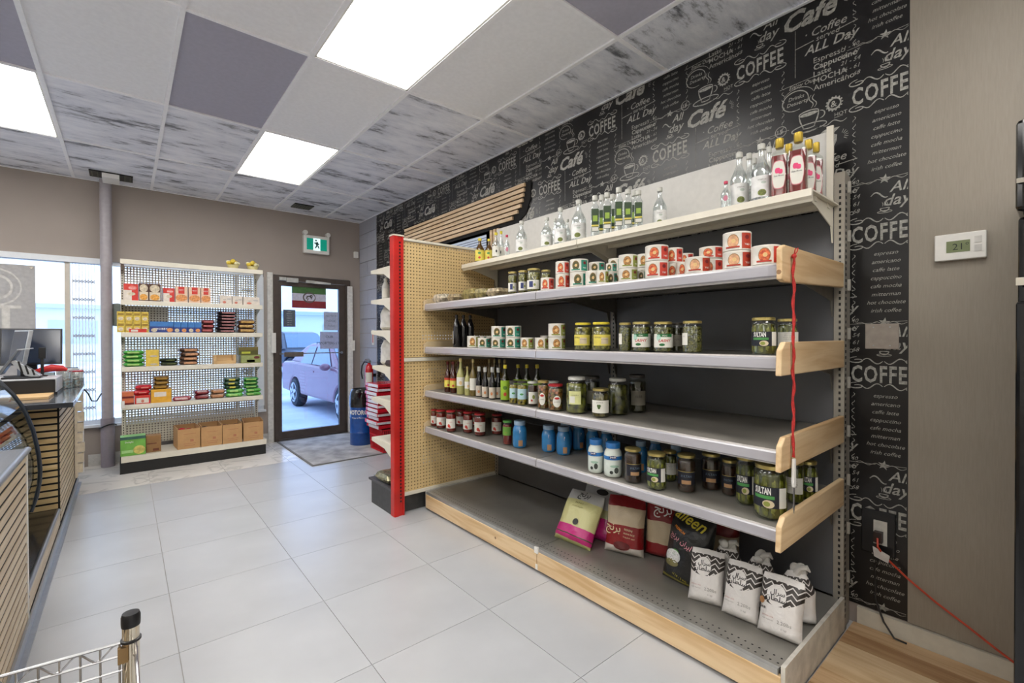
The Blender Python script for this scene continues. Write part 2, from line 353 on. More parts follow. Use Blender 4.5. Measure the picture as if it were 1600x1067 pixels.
# wallpaper print: one flat chalk motif repeated as in the paper, half-dropped from strip to strip
def chalk_motif():
    m = MB(); fn = lambda x, y: (0, -x, y); f = fn
    def T(b, u, w_, s, **k): put_text(m, b, s, lambda x, y: f(u+x, w_+y), **k)
    def S(pts, wd=.004): stroke2(m, pts, wd, f)
    T('COFFEE', 0, -.038, .104, offset=.022, space=1.12, xs=.60)
    for sx, cx in ((1, .02), (-1, .215)):
        for sy in (1, -1):
            S([(cx+sx*(.012+.018*(1-t/14))*math.cos(2.2*PI*t/14+PI/2)*1.2, sy*.058+(.016*(1-t/18))*math.sin(2.2*PI*t/14+PI/2)) for t in range(15)], .005)
            S([(cx+sx*(.02+.075*t/10), sy*(.056+.012*math.sin(2*PI*t/10))) for t in range(11)], .005)
    S(arc2(.12, .10, .016, .014, PI, 2*PI), .006); S(arc2(.12, .084, .026, .005, 0, 2*PI), .003); S([(.105,.10),(.136,.10)], .003)
    for k in range(3): S([(.112+.008*k+.002*math.sin(t), .108+.005*t) for t in range(5)], .002)
    for k, b in enumerate(('espresso', 'americano', 'caffe latte', 'cappuccino', 'cafe mocha', 'mitterman', 'hot chocolate', 'irish coffee')):
        T(b, .125, -.105-.036*k, .024, shear=.35, align='CENTER')
    S([(.02+.2*t/24, -.405+.006*math.sin(t*.9)) for t in range(25)], .003)
    for k in range(9): S([(.008+.006*math.sin(t*1.3+k), -.09-.035*k-.006*t) for t in range(5)], .003); S([(.232+.006*math.sin(t*1.3+k), -.09-.035*k-.006*t) for t in range(5)], .003)
    # star and rule
    st = [(.12+(.022 if t % 2 == 0 else .009)*math.sin(PI*t/5+.15), .228+(.022 if t % 2 == 0 else .009)*math.cos(PI*t/5+.15)) for t in range(10)]
    m.add([f(*p) for p in st]+[f(.12, .228)], [(t, (t+1) % 10, 10) for t in range(10)])
    S([(-.02,.222),(.09,.226)], .002); S([(.15,.23),(.26,.236)], .002)
    T('All', .135, .165, .062, shear=.3, offset=.01); T('day', .118, .108, .068, shear=.3, offset=.01)
    S([(.07+.06*t/10, .16+.014*math.sin(PI*t/6)) for t in range(11)], .006)
    # Café block
    T('Café', -.285, -.20, .125, shear=.35, offset=.03)
    for t in range(6): a = -.6+.35*t; S([(-.045+.016*math.cos(a), -.16+.016*math.sin(a)), (-.045+.032*math.cos(a), -.16+.032*math.sin(a))], .002)
    T('· Coffee ·', -.19, -.272, .054, shear=.3, offset=.008); T('served', -.145, -.302, .036, shear=.2); S([(-.235,-.302),(-.155,-.294)], .004); S([(-.06,-.290),(.02,-.282)], .004)
    T('ALL Day', -.195, -.352, .06, shear=.3, offset=.012); S([(-.04+.05*t/8, -.33-.02*(t/8)**2) for t in range(9)], .004)
    for k, (b, of) in enumerate((('Espresso', 0), ('Cappuccino', .02), ('Latte', .004), ('MOCHA', .008), ('Americano', .004))): T(b, -.155, -.405-.033*k, .037, offset=of)
    for k in range(5): T('%d - %d' % (11+5*k, 40+7*k), -.045, -.40-.033*k, .026, shear=.3)
    # cup, bubble, badges
    S(arc2(-.175, -.005, .042, .012, 0, 2*PI, 24), .006); S([(-.217+.018*(t/8)**1.6, -.008-.062*t/8) for t in range(9)], .006); S([(-.133-.018*(t/8)**1.6, -.008-.062*t/8) for t in range(9)], .006)
    S(arc2(-.175, -.072, .026, .006, PI, 2*PI), .005); S(arc2(-.175, -.075, .075, .018, 0, 2*PI, 28), .006); S(arc2(-.175, -.082, .05, .014, PI, 2*PI), .004)
    S(arc2(-.128, -.028, .02, .018, -PI/2, PI/2), .005)
    m.add([f(*p) for p in arc2(-.175, -.008, .036, .007, 0, 2*PI, 14)[:-1]], [tuple(range(14))])
    for k in (0, 1): S([(-.165+.014*k+.009*math.sin(t*.7), .015+.007*t) for t in range(10)], .004)
    S(arc2(-.235, .075, .058, .048, -.6, 2*PI-1.2, 26), .005); S(arc2(-.225, .08, .072, .056, .3, 2.6, 14), .003)
    T('Drinks', -.265, .082, .026, shear=.2, offset=.006); T('Desserts', -.272, .055, .026, shear=.2, offset=.006); T('Enjoy Our', -.262, .138, .027, shear=.3, offset=.004)
    S(arc2(-.07, .0, .026, .026, 0, 2*PI, 24), .01); T('&', -.084, -.014, .04, offset=.01)
    for t in range(14): a = 2*PI*t/14; S([(-.07+.03*math.cos(a), .03*math.sin(a)), (-.07+.035*math.cos(a), .035*math.sin(a))], .006)
    T('HOT', -.068, -.062, .024); S([(-.07,-.068),(-.035,-.065)], .002)
    S(arc2(-.30, -.055, .026, .026, 0, 2*PI, 22), .004); T('15', -.316, -.066, .032, offset=.01)
    S([(-.12+.1*t/12, -.085-.008*math.sin(t*.8)) for t in range(13)], .004)
    S([(-.235,.19),(-.235,.42)], .002); S([(-.305,.155),(-.10,.165)], .002)
    return m
chalk = M('chalk_print', (165,163,156), .6, var=.35, scale=90)
cm = chalk_motif(); cbase = bpy.data.meshes.new('chalk_print'); cbase.from_pydata(cm.v, [], cm.f); cbase.materials.append(chalk)
def clipped(dy, dz):
    bm = bmesh.new(); bm.from_mesh(cbase); bm.transform(Matrix.Translation((0, dy, dz)))
    for co, no in (((0,0,ZC-.012),(0,0,1)), ((0,.43,0),(0,-1,0)), ((0,5.845,0),(0,1,0)), ((0,0,.1),(0,0,-1))):
        bmesh.ops.bisect_plane(bm, geom=bm.verts[:]+bm.edges[:]+bm.faces[:], plane_co=co, plane_no=no, clear_outer=True)
    bm.transform(Matrix.Translation((0, -dy, -dz)))
    if not bm.faces: bm.free(); return None
    me = bpy.data.meshes.new('chalk_print'); bm.to_mesh(me); bm.free(); me.materials.append(chalk); return me
for k in range(-3, 11):
    y0 = 1.15+.522*k; zc = 2.742+.336*k
    n0 = math.floor((zc-3.4)/.63)
    for n in range(n0, n0+8):
        z0 = zc-.63*n
        if z0 < -.4 or z0 > 3.4 or y0-.26 > 5.85 or y0+.31 < .43: continue
        if z0+.24 < 1.85 and y0+.31 < 3.05 and y0-.25 > .72: continue
        if y0 > 3.3 and z0 < .4: continue
        inside = z0+.42 < ZC-.012 and y0-.27 > .43 and y0+.33 < 5.845 and z0-.55 > .1
        me = cbase if inside else clipped(y0, z0)
        if me is None: continue
        o = bpy.data.objects.new('chalk_print', me); COL.objects.link(o); o.parent = wr; o.location = (XW-.0052, y0, z0)

# windows in the back wall
winf = M('window_frame_white', (222,226,230), .4, var=.03); mull = M('beige_mullion', (200,192,178), .45, var=.04)
glz = glass('window_glass', (206,214,226), .01, .7, .03)
w1 = struct('window_1', MB().box(XL, 1.33, YB+.03, YB+.09, .42, .47).box(XL, 1.33, YB+.03, YB+.09, 2.08, 2.12).box(1.25, 1.33, YB+.01, YB+.09, .47, 2.08), winf)
part('sill', MB().box(XL, 1.34, YB-.04, YB+.03, .40, .425), winf, w1)
for i, (a, b) in enumerate(((-2.2,-2.15), (-1.35,-1.30), (-.465,-.425), (-.16,-.10), (1.02,1.05))): part('mullion', MB().box(a, b, YB+.02, YB+.09, .47, 2.08), mull if i == 2 else winf, w1)
px_ = [XL,-2.175,-1.325,-.445,-.13,1.035,1.29]
for a, b in zip(px_, px_[1:]): part('pane', MB().box(a, b, YB+.055, YB+.061, .45, 2.1), glz, w1)
# upper trim line seen above the panes
part('head_trim', MB().box(XL, -.17, YB-.012, YB+.02, 2.085, 2.14), winf, w1)
# right jamb of the window, running to the floor beside the door
struct('trim_2', MB().box(1.365, 1.425, YB-.03, YB-.001, 0, 2.14), M('door_jamb_white', (214,212,206), .45))
# folding security gates drawn to the side of the panes
def folding_gate(x0, x1, label):
    n = max(4, int((x1-x0)/.0225)); t = thing('security_gate', label, 'gate', ((x0+x1)/2, YB+.012, .43)); a = MB(); st = (x1-x0)/n
    for i in range(n): a.box(x0+i*st+.008, x0+i*st+.013, YB+.004, YB+.010, .44, 2.07)
    part('uprights', a, M('gate_white', (214,218,228), .4, var=.02), t, kind='stuff'); b = MB()
    for j in range(8):
        z = .60+j*.185
        for i in range(n-1):
            xa = x0+i*st+.008; b.cyl((xa, YB+.013, z-.012), (xa+st, YB+.013, z+.016), .005, 5).cyl((xa, YB+.002, z+.016), (xa+st, YB+.002, z-.012), .005, 5)
    part('scissor_links', b, M('gate_grey', (186,190,200), .4), t, kind='stuff')
folding_gate(-.415, -.225, 'white folding security gate drawn aside, left of the grey pipe column')
folding_gate(1.07, 1.26, 'white folding security gate drawn aside between the snack shelf and the door')
# banner hung on the left pane
def translucent(name, rgb):
    m = M(name, rgb, .7); nt = m.node_tree; b = nt.nodes['Principled BSDF']; t = nd(nt, 'ShaderNodeBsdfTranslucent'); t.inputs[0].default_value = (*sr(rgb), 1); x = nd(nt, 'ShaderNodeMixShader'); x.inputs[0].default_value = .35
    nt.links.new(b.outputs[0], x.inputs[1]); nt.links.new(t.outputs[0], x.inputs[2]); nt.links.new(x.outputs[0], nt.nodes['Material Output'].inputs[0]); return m
BAN = translucent('banner_grey', (196,192,188))
bn = thing('window_banner', 'pale grey window banner with a round logo and the letter I', 'banner', (-1.1, YB-.02, 1.2))
part('cloth', MB().box(-1.9, -.665, YB-.024, YB-.018, .60, 2.02), BAN, bn)
b_ = MB(); fb = lambda x, y: (x, YB-.0255, y); put_text(b_, 'I', .34, lambda x, y: fb(-.86+x, 1.36+y), offset=.03, align='CENTER')
stroke2(b_, arc2(-.93, 1.80, .17, .17, 0, 2*PI, 30), .02, fb); stroke2(b_, arc2(-.93, 1.80, .11, .11, 0, 2*PI, 24), .03, fb); b_.box(-.96,-.76,YB-.026,YB-.0245,1.32,1.35).box(-.96,-.76,YB-.026,YB-.0245,1.60,1.63)
part('print', b_, M('banner_print', (206,203,198), .7), bn)
part('eyelet', MB().cyl((-.69, YB-.030, 2.0), (-.69, YB-.024, 2.0), .012, 10), chrome, bn)
# pipe column
pc = thing('pipe_column', 'grey painted round steel pipe column in front of the window wall', 'column', (-.145, 6.3, 0))
part('shaft', MB().cyl((-.145,6.3,.5), (-.145,6.3,ZC-.005), .048, 20), M('column_paint', (164,158,162), .4, var=.06), pc, smooth=True)
part('foot', MB().cyl((-.145,6.3,0), (-.145,6.3,.5), .056, 20), M('column_foot', (146,138,148), .4, var=.06), pc, smooth=True)
part('cable', MB().tube([(-.145+.067*math.cos(a), 6.3+.067*math.sin(a), .42+.02*math.sin(a*1.5)) for a in [PI+PI*t/10 for t in range(11)]], .006), black, pc)
# door
dk = M('bronze_door_metal', (84,74,68), .4, .3, var=.12, scale=12)
d1 = struct('door_1', MB().box(1.44,1.49,YB-.03,YB+.09,0,2.11).box(2.35,2.41,YB-.03,YB+.09,0,2.11).box(1.49,2.35,YB-.03,YB+.09,2.05,2.11).box(1.49,2.35,YB,YB+.09,0,.015), dk, label='glass shop door with bronze metal frame')
L = MB().box(1.492,1.53,YB-.005,YB+.045,.02,2.045).box(2.26,2.348,YB-.005,YB+.045,.02,2.045).box(1.53,2.26,YB-.005,YB+.045,1.985,2.045).box(1.53,2.26,YB-.005,YB+.045,.02,.115)
part('leaf', L, dk, d1); part('glass_pane', MB().box(1.528,2.262,YB+.015,YB+.022,.11,1.99), glass('door_glass', (186,202,226), .01, .6, .03), d1)
part('push_bar', MB().box(1.50,2.30,YB-.045,YB-.035,1.108,1.122).box(1.505,1.52,YB-.045,YB,1.10,1.13).box(2.28,2.295,YB-.045,YB,1.10,1.13), alu, d1)
part('push_plate', MB().box(1.55,1.78,YB-.058,YB-.044,1.075,1.135), M('push_plate', (120,112,106), .4, .5), d1)
part('closer', MB().box(1.58,1.72,YB-.07,YB-.03,2.03,2.085).box(1.50,1.58,YB-.05,YB-.03,2.05,2.09).cyl((1.9,YB-.05,2.06),(2.12,YB-.10,2.04),.012).cyl((1.9,YB-.05,2.04),(2.12,YB-.10,2.04),.012).box(1.82,1.92,YB-.07,YB-.03,2.035,2.07), M('closer_grey', (190,190,186), .4, .4), d1)
part('lock_cylinder', MB().cyl((1.50,YB-.02,.93),(1.50,YB+.0,.93),.022,12), chrome, d1)
part('side_strip', MB().box(2.365,2.43,YB-.06,YB-.031,0,2.03), M('strip_white', (224,222,218), .4), d1, label='white weather strip on the hinge side')
part('hinge_box', MB().box(2.43,2.455,YB-.07,YB-.02,1.14,1.28).box(1.40,1.45,YB-.07,YB-.031,1.13,1.38), white, d1)
struct('door_threshold', MB().box(1.44,2.41,YB-.05,YB+.2,-.02,.004), alu)
# flag and notices on the glass
fg = thing('flag', 'green white and red flag with round emblem stuck on the door glass', 'flag', (1.875, YB-.0, 1.84))
for z0, z1, c3 in ((1.90,1.985,(70,110,60)), (1.805,1.90,(196,196,214)), (1.71,1.805,(140,44,52))): part('stripe', MB().box(1.66,2.09,YB+.006,YB+.010,z0,z1), M('flag_%d' % c3[0], c3, .7), fg)
e_ = MB(); fe = lambda x, y: (x, YB+.0045, y); stroke2(e_, arc2(1.875,1.85,.075,.062,0,2*PI,28), .018, fe); stroke2(e_, [(1.835,1.83),(1.85,1.865),(1.89,1.87),(1.905,1.83)], .022, fe); stroke2(e_, [(1.85,1.81),(1.86,1.84)], .014, fe); stroke2(e_, arc2(1.90,1.868,.014,.014,0,2*PI,8), .016, fe)
part('emblem', e_, M('flag_emblem', (96,88,88), .7), fg)
def notice(x0, x1, z0, z1, bgc, fgc, lines, label, head=None):
    t = thing('notice', label, 'sign', ((x0+x1)/2, YB, z0)); part('sheet', MB().box(x0,x1,YB+.006,YB+.010,z0,z1), M('notice_%d_%d' % bgc[:2], bgc, .6), t)
    q = MB(); n = len(lines)
    for i, b in enumerate(lines):
        s = (z1-z0)/(n+1)*.62; put_text(q, b, s, lambda x, y: ((x0+x1)/2+x, YB+.0045, z1-(i+1)*(z1-z0)/(n+.7)+y), align='CENTER')
    part('lettering', q, M('notice_ink_%d' % fgc[0], fgc, .6), t)
notice(1.555,1.70,1.46,1.68,(84,92,104),(205,210,216),['OPEN','MON 9-7','TUE 9-7','WED 9-7','THU 9-7','FRI 9-7','SAT 9-6'],'small dark notice with opening hours on the left of the door glass')
notice(2.06,2.25,1.42,1.67,(176,186,214),(120,128,160),['NOTICE','PLEASE','PUSH'],'upper pale sheet of paper taped right of centre on the door glass')
notice(2.01,2.255,1.17,1.40,(172,182,220),(60,66,90),['OUR','IMPORTERS LTD'],'lower lavender paper notice with dark words above the push bar')
# mat
mt_ = thing('floor_mat', 'worn grey entrance mat in front of the glass door', 'mat', (1.93,5.65,0))
part('pile', MB().box(1.475,2.37,4.95,6.33,.001,.010), M('mat_grey', (172,171,170), .8, var=.4, scale=5, bump=.4, col2=(140,139,139)), mt_)
e_ = MB().box(1.455,2.39,4.93,4.951,.001,.009).box(1.455,2.39,6.329,6.35,.001,.009).box(1.455,1.476,4.95,6.33,.001,.009).box(2.369,2.39,4.95,6.33,.001,.009)
part('edging', e_, M('mat_edge', (118,116,112), .8), mt_)
# exit sign
ex = thing('exit_sign', 'green and white running-man exit sign with two lamp heads above the door', 'sign', (1.95,YB-.03,2.43))
part('housing', MB().box(1.79,2.115,YB-.07,YB-.001,2.43,2.665), white, ex, bevel=.006)
for x0, x1 in ((1.825,1.905),(1.995,2.08)): part('green_panel', MB().box(x0,x1,YB-.073,YB-.069,2.475,2.625), M('exit_green', (0,134,112), .4, emit=.35, var=.25, scale=3), ex)
part('white_panel', MB().box(1.905,1.995,YB-.073,YB-.069,2.47,2.63), M('exit_white', (210,232,236), .4, emit=.5), ex)
q = MB(); fe = lambda x, y: (1.95+x, YB-.0745, 2.55+y)
for pts, wd in (([(-.004,.03),(.008,-.008)],.026), ([(.0,.02),(-.025,.012),(-.035,.024)],.009), ([(.008,.02),(.024,.004),(.034,.014)],.009), ([(.008,-.01),(.02,-.03),(.03,-.055)],.012), ([(.004,-.008),(-.008,-.03),(-.022,-.052)],.012)): stroke2(q, pts, wd*1.4, fe)
q.add([fe(*p) for p in arc2(-.010,.052,.011,.011,0,2*PI,12)[:-1]], [tuple(range(12))]); part('running_figure', q, M('exit_figure', (0,70,66), .5), ex)
for x in (1.81, 2.10): part('lamp_head', MB().cyl((x,YB-.075,2.695),(x,YB-.02,2.695),.03,14).box(x-.008,x+.008,YB-.06,YB-.03,2.66,2.69), white, ex, smooth=True)
solo('motion_sensor', MB().box(2.465,2.525,YB-.045,YB-.001,2.435,2.525), white, 'small white motion sensor high in the far corner beside the exit sign', 'sensor', bevel=.008)
# ceiling vents
def vent(x0, x1, y0, y1, label, white_box):
    t = thing('ceiling_vent', label, 'vent', ((x0+x1)/2,(y0+y1)/2,ZC)); part('grille', MB().box(x0,x1,y0,y1,ZC-.006,ZC+.004), black, t)
    for k in range(8): x = x0+(x1-x0)*(k+.5)/8; part('slat', MB().box(x-.004,x+.004,y0+.01,y1-.01,ZC-.010,ZC-.006), M('vent_slat', (110,116,100), .5), t)
    if white_box: part('cover_box', MB().box((x0+x1)/2-.07,(x0+x1)/2+.06,y0-.01,y1+.01,ZC-.05,ZC-.01), white, t)
vent(-.26,.07,6.02,6.24,'ceiling vent with white box over the pipe column',True); vent(1.58,1.80,5.95,6.15,'small dark ceiling vent above the exit sign',False)
# thermostat, plate, outlet on the right wall
th = thing('thermostat', 'white wall thermostat showing 21 on a green display', 'thermostat', (XW-.03,.266,1.62))
part('body', MB().box(XW-.036,XW-.009,.192,.341,1.615,1.72), white, th, bevel=.004)
part('display', MB().box(XW-.038,XW-.0355,.237,.305,1.645,1.69), M('lcd_green', (112,122,84), .3, emit=.05), th)
q = MB(); put_text(q, '21°', .036, lambda x, y: (XW-.0385, .287-x, 1.654+y)); part('digits', q, M('lcd_ink', (30,38,26), .5), th)
part('button', MB().box(XW-.039,XW-.036,.205,.225,1.675,1.70), M('button_grey', (206,204,198), .5), th); part('button', MB().box(XW-.039,XW-.036,.205,.225,1.642,1.667), M('button_grey'), th)
bp_ = thing('blank_plate', 'square taupe blank cover plate on the black wallpaper', 'wall plate', (XW,.515,1.26))
part('plate', MB().box(XW-.012,XW-.004,.457,.575,1.257,1.368), M('plate_taupe', (160,150,140), .5), bp_, bevel=.002)
for y, z in ((.545,1.272),(.487,1.272),(.545,1.353),(.487,1.353)): part('screw', MB().cyl((XW-.0135,y,z),(XW-.012,y,z),.003,8), steel, bp_)
ol = thing('wall_outlet', 'black wall outlet with a cord plugged in, low on the wallpaper', 'outlet', (XW,.515,.40))
part('plate', MB().box(XW-.02,XW-.004,.465,.585,.35,.54), black, ol, bevel=.003); part('socket', MB().box(XW-.024,XW-.02,.492,.54,.395,.50), M('socket_white', (200,198,190), .4), ol)
part('plug', MB().box(XW-.05,XW-.024,.505,.535,.41,.455), M('plug_dark', (40,22,18), .4), ol)
oc = thing('extension_cord', 'orange-red extension cord running down the taupe wall from the outlet', 'cord', (2.5,.3,.3))
P_ = [(XW-.05,.52,.43),(XW-.07,.515,.40),(XW-.05,.50,.365),(XW-.035,.47,.33),(XW-.03,.42,.285),(XW-.035,.33,.225),(XW-.04,.24,.175),(XW-.05,.16,.13),(XW-.06,.09,.095)]
part('cable', MB().tube(P_, .0042, 7), M('cord_red', (196,66,40), .45), oc, smooth=True)
part('tag', MB().quad((XW-.06,.535,.395),(XW-.062,.475,.372),(XW-.062,.48,.338),(XW-.06,.53,.352)).quad((XW-.0605,.53,.352),(XW-.0625,.48,.338),(XW-.0625,.475,.372),(XW-.0605,.535,.395)), M('tag_white', (205,200,195), .7), oc, label='white paper warning tag')
solo('black_cable', MB().tube([(XW-.03,.50,.36),(XW-.03,.535,.30),(XW-.03,.53,.15),(XW-.04,.50,.07),(XW-.06,.46,.025),(XW-.05,.42,.018)], .004, 6), black, 'thin black cable hanging below the outlet to the floor', 'cable', smooth=True)
# black appliance at the right edge
fr = thing('black_fridge', 'glossy black upright appliance at the right edge of the photo', 'appliance', (2.0,-.3,0))
gb = M('gloss_black', (8,8,9), .12, var=.05); part('cabinet', MB().box(1.78,2.50,-.62,.078,.02,1.62), gb, fr, bevel=.008)
part('door', MB().box(1.745,1.775,-.62,.080,.05,1.40), gb, fr, bevel=.008); part('header', MB().box(1.75,2.50,-.62,.082,1.63,1.865), gb, fr, bevel=.012)
part('trim_bar', MB().box(1.742,1.75,-.62,.08,1.44,1.46).box(1.742,1.75,-.62,.08,1.70,1.712), chrome, fr)
for x, y in ((1.82,-.58),(1.82,.03),(2.45,-.58),(2.45,.03)): part('foot', MB().cyl((x,y,0),(x,y,.022),.02,8), black, fr)

# ================================================================ OUTSIDE
snow = M('snowy_asphalt', (226,232,240), .8, var=.12, scale=.8, col2=(190,202,216))
struct('ground', MB().box(-30,40,YB+.2,70,-.30,-.20), snow); struct('doorstep', MB().box(XL,4,YB+.2,7.3,-.16,-.03), M('step_concrete', (200,206,212), .8))
rub = M('tyre_rubber', (38,42,50), .7); rimm = M('alloy_rim', (200,206,214), .3, .6); cgl = M('car_window', (130,150,168), .08, var=.05); 
def car(name, label, loc, rz, paint, kind='sedan'):
    t = thing(name, label, 'car')   # local: +y is the rear, nose towards -y, wheels on z 0
    if kind == 'sedan':
        prof = [(-2.25,.30),(-2.28,.55),(-2.15,.72),(-1.2,.92),(-1.05,.95),(1.55,1.0),(2.15,.98),(2.27,.85),(2.25,.32)]; roof = [(-1.15,.93),(-.30,1.36),(.0,1.42),(.75,1.40),(1.05,1.33),(1.75,1.0)]; W, wr_ = .86, .32; ax = (-1.38, 1.30)
    else:
        prof = [(-2.7,.45),(-2.72,.80),(-2.6,1.0),(-1.5,1.10),(2.65,1.10),(2.7,1.0),(2.7,.5)]; roof = [(-1.45,1.08),(-.85,1.72),(-.6,1.78),(.7,1.76),(.95,1.10)] if kind == 'pickup' else [(-1.45,1.08),(-.85,1.72),(-.6,1.78),(2.2,1.76),(2.6,1.10)]; W, wr_ = .95, .40; ax = (-1.75, 1.75)
    # lower body with wheel arches
    low = [(prof[0][0], prof[0][1])]
    bot = []
    for a in ax: bot += [(a+(wr_+.05)*math.cos(PI-PI*k/10), prof[0][1]+(wr_+.05)*.95*math.sin(PI*k/10)) for k in range(11)]
    out = prof + bot[::-1]
    body = MB().prism(out, 'x', -W, W); part('body', body, paint, t, bevel=.05)
    cab = MB(); n = len(roof); ti = .16
    vs = []
    for s in (-1, 1):
        for y, z in roof: vs.append((s*(W-.03-ti*(z-roof[0][1])/.45), y, z))
    cab.add(vs, [tuple(range(n))[::-1], tuple(range(n, 2*n))]+[(i, i+1, n+i+1, n+i) for i in range(n-1)]+[(n-1, 0, n, 2*n-1)]); part('cabin', cab, paint, t, bevel=.03)
    zc = roof[0][1]; top = max(z for y, z in roof)
    for s in (-1, 1):
        X = lambda z: s*(W-.02-ti*(z-zc)/.45+.004)
        y0 = roof[0][0]; y9 = roof[-1][0]
        for a, b, c_, d in ((y0+.35, -.0+.25, .75, 0), (.30, y9-.75, .05, .25)) if kind != 'pickup' else ((y0+.3, .2, .5, 0), (.25, y9-.25, 0, .1)):
            q = [(a, zc+.05), (b, zc+.05), (b-d, top-.08), (a+c_*.62, top-.08)]
            vs = [(X(z), y, z) for y, z in q]; part('side_window', MB().add(vs+[(v[0]-s*.02, v[1], v[2]) for v in vs], [(0,1,2,3),(3,2,1,0),(4,5,6,7)]), cgl, t)
        part('door_handle', MB().box(s*W-.012, s*W+.02, .05, .2, .82, .85), paint, t); 
        part('side_mirror', MB().ball((s*(W+.08), roof[0][0]+.35, zc+.04), .1, 10, 6, 1, .6, .7), paint, t, smooth=True)
    f1, f2 = roof[0], roof[1]
    nrm = .012; part('windscreen', MB().add([(-W+.10,f1[0]+.05,f1[1]+.04+nrm),(W-.10,f1[0]+.05,f1[1]+.04+nrm),(W-.26,f2[0]-.03,f2[1]+nrm-.02),(-W+.26,f2[0]-.03,f2[1]+nrm-.02)], [(0,1,2,3)]), cgl, t)
    for a in ax:
        for s in (-1, 1):
            o = part('wheel', MB().lathe([(.01,-.11),(wr_*.6,-.11),(wr_*.93,-.10),(wr_,-.05),(wr_,.05),(wr_*.93,.10),(wr_*.6,.11),(.01,.11)], 24).xf(Matrix.Translation((s*(W-.09), a, wr_)) @ Matrix.Rotation(PI/2, 4, 'Y')), rub, t, smooth=True)
            r_ = MB(); 
            for k in range(5): an = 2*PI*k/5; r_.prism([(-.045,.03),(.045,.03),(.03,wr_*.62),(-.03,wr_*.62)], 'x', -.012, .012).xf(Matrix.Rotation(an, 4, 'X'), len(r_.v)-8)
            r_.xf(Matrix.Translation((s*(W+.028), a, wr_))); k0 = len(r_.v)
            r_.add([(s*(W+.024), a+rr*math.cos(2*PI*k/20), wr_+rr*math.sin(2*PI*k/20)) for rr in (wr_*.56, wr_*.68) for k in range(20)], [(k, (k+1) % 20, 20+(k+1) % 20, 20+k) for k in range(20)])
            part('rim', r_, rimm, o)
    for s in (-1, 1): part('headlight', MB().box(s*W*.72-.16, s*W*.72+.16, prof[0][0]-.03, prof[0][0]+.1, prof[1][1]+.02, prof[1][1]+.16), rimm, t, bevel=.02)
    part('tail_light', MB().box(-W+.02, -W+.16, prof[-2][0]-.06, prof[-2][0]+.02, .72, .92).box(W-.16, W-.02, prof[-2][0]-.06, prof[-2][0]+.02, .72, .92), M('tail_red', (190,50,40), .3), t)
    t.location = loc; t.rotation_euler = (0, 0, rz); return t
car('maroon_car', 'dusty maroon-mauve sedan parked in the snow right outside the glass door', (3.78,9.72,-.20), .03, M('mauve_paint', (142,102,116), .3, coat=.4, var=.08, scale=2))
car('pickup_truck', 'white pickup truck parked across the lot behind the maroon sedan', (9.1,22.5,-.20), PI/2+.35, M('white_paint', (226,228,232), .3, coat=.5, var=.04), 'pickup')
car('dark_suv', 'dark blue utility vehicle seen at the left edge of the door glass', (5.2,20.5,-.20), .25, M('navy_paint', (26,38,58), .3, coat=.5), 'suv')
bd = thing('far_building', 'long pale building across the parking lot outside', 'building', (8,44,-.2)); part('wall', MB().box(-25,40,44,50,-.2,3.4), M('far_siding', (228,232,238), .8, var=.04), bd); part('roof', MB().box(-26,41,43.5,50,3.4,3.7), M('far_roof', (196,206,218), .8), bd)
for k in range(10): part('window', MB().box(-22+6*k, -19.5+6*k, 43.95, 44.05, 1.0, 2.6), M('far_window', (196,206,216), .2), bd)
# ================================================================ THE LONG METAL SHELF
SY = [.64, 1.88, 3.12]
gm = M('shelf_grey_enamel', (142,138,130), .38, .15, var=.12, scale=8, spec=.4); gd = M('back_panel_grey', (104,105,108), .45, .1, var=.1, scale=4)  # lower back panels: same paint as the top one, shelf shade put into the colour
gl = M('back_panel_light', (205,203,198), .5, var=.04); cr = M('cream_enamel', (222,216,200), .4, var=.05, scale=10)
rail = M('price_rail_lavender', (170,168,174), .22, var=.08, scale=20, stretch=(1,.1,1), coat=.4); railw = M('rail_edge', (214,210,206), .35)
pine = wood('pine_board', (228,200,158), (206,170,122), 'Y', .5, 3); pinex = wood('pine_end_board', (226,198,156), (204,168,122), 'X', .5, 3)
gon = thing('shelving_unit', 'long grey metal supermarket shelving unit with wooden end boards along the black wall', 'shelving', (2.1, 1.88, 0))
for i, y in enumerate(SY):
    a, b = (y-.02, y+.02) if i else (y-.018, y+.022)
    u = part('upright', MB().box(2.43, 2.475, a, b, 0, 2.04 if i == 0 else 1.95).box(2.475, 2.545, a+.008, b-.004, 0, 2.04 if i == 0 else 1.95), M('upright_grey', (166,160,148), .4, .2, var=.08, scale=6), gon, bevel=.001)
    s_ = MB()
    for k in range(74):
        z = .06+.0262*k
        if z > 1.92 and i: break
        s_.box(2.442, 2.458, a-.0012, a+.004, z, z+.013).box(2.4288, 2.433, a+.013, a+.021, z, z+.013)
    part('slots', s_, black, u, kind='stuff')
    if i == 0:
        for k in range(9): part('pin', MB().box(2.50, 2.512, a-.004, a+.008, .2+.22*k, .25+.22*k), M('pin_grey', (190,186,176), .4, .3), u)
ZP = [.145, .50, .86, 1.22, 1.56, 1.885]
for y0, y1 in zip(SY, SY[1:]):
    for z0, z1 in zip(ZP, ZP[1:]): part('back_panel', MB().box(2.440, 2.452, y0+.022, y1-.022, z0+.003, z1-.003), gd, gon)
part('top_panel', MB().box(2.436, 2.446, .672, 3.11, 1.89, 2.235), gl, gon, label='pale upper back panel')
part('top_panel_stile', MB().box(2.425, 2.436, .664, .69, 1.89, 2.255), cr, gon)
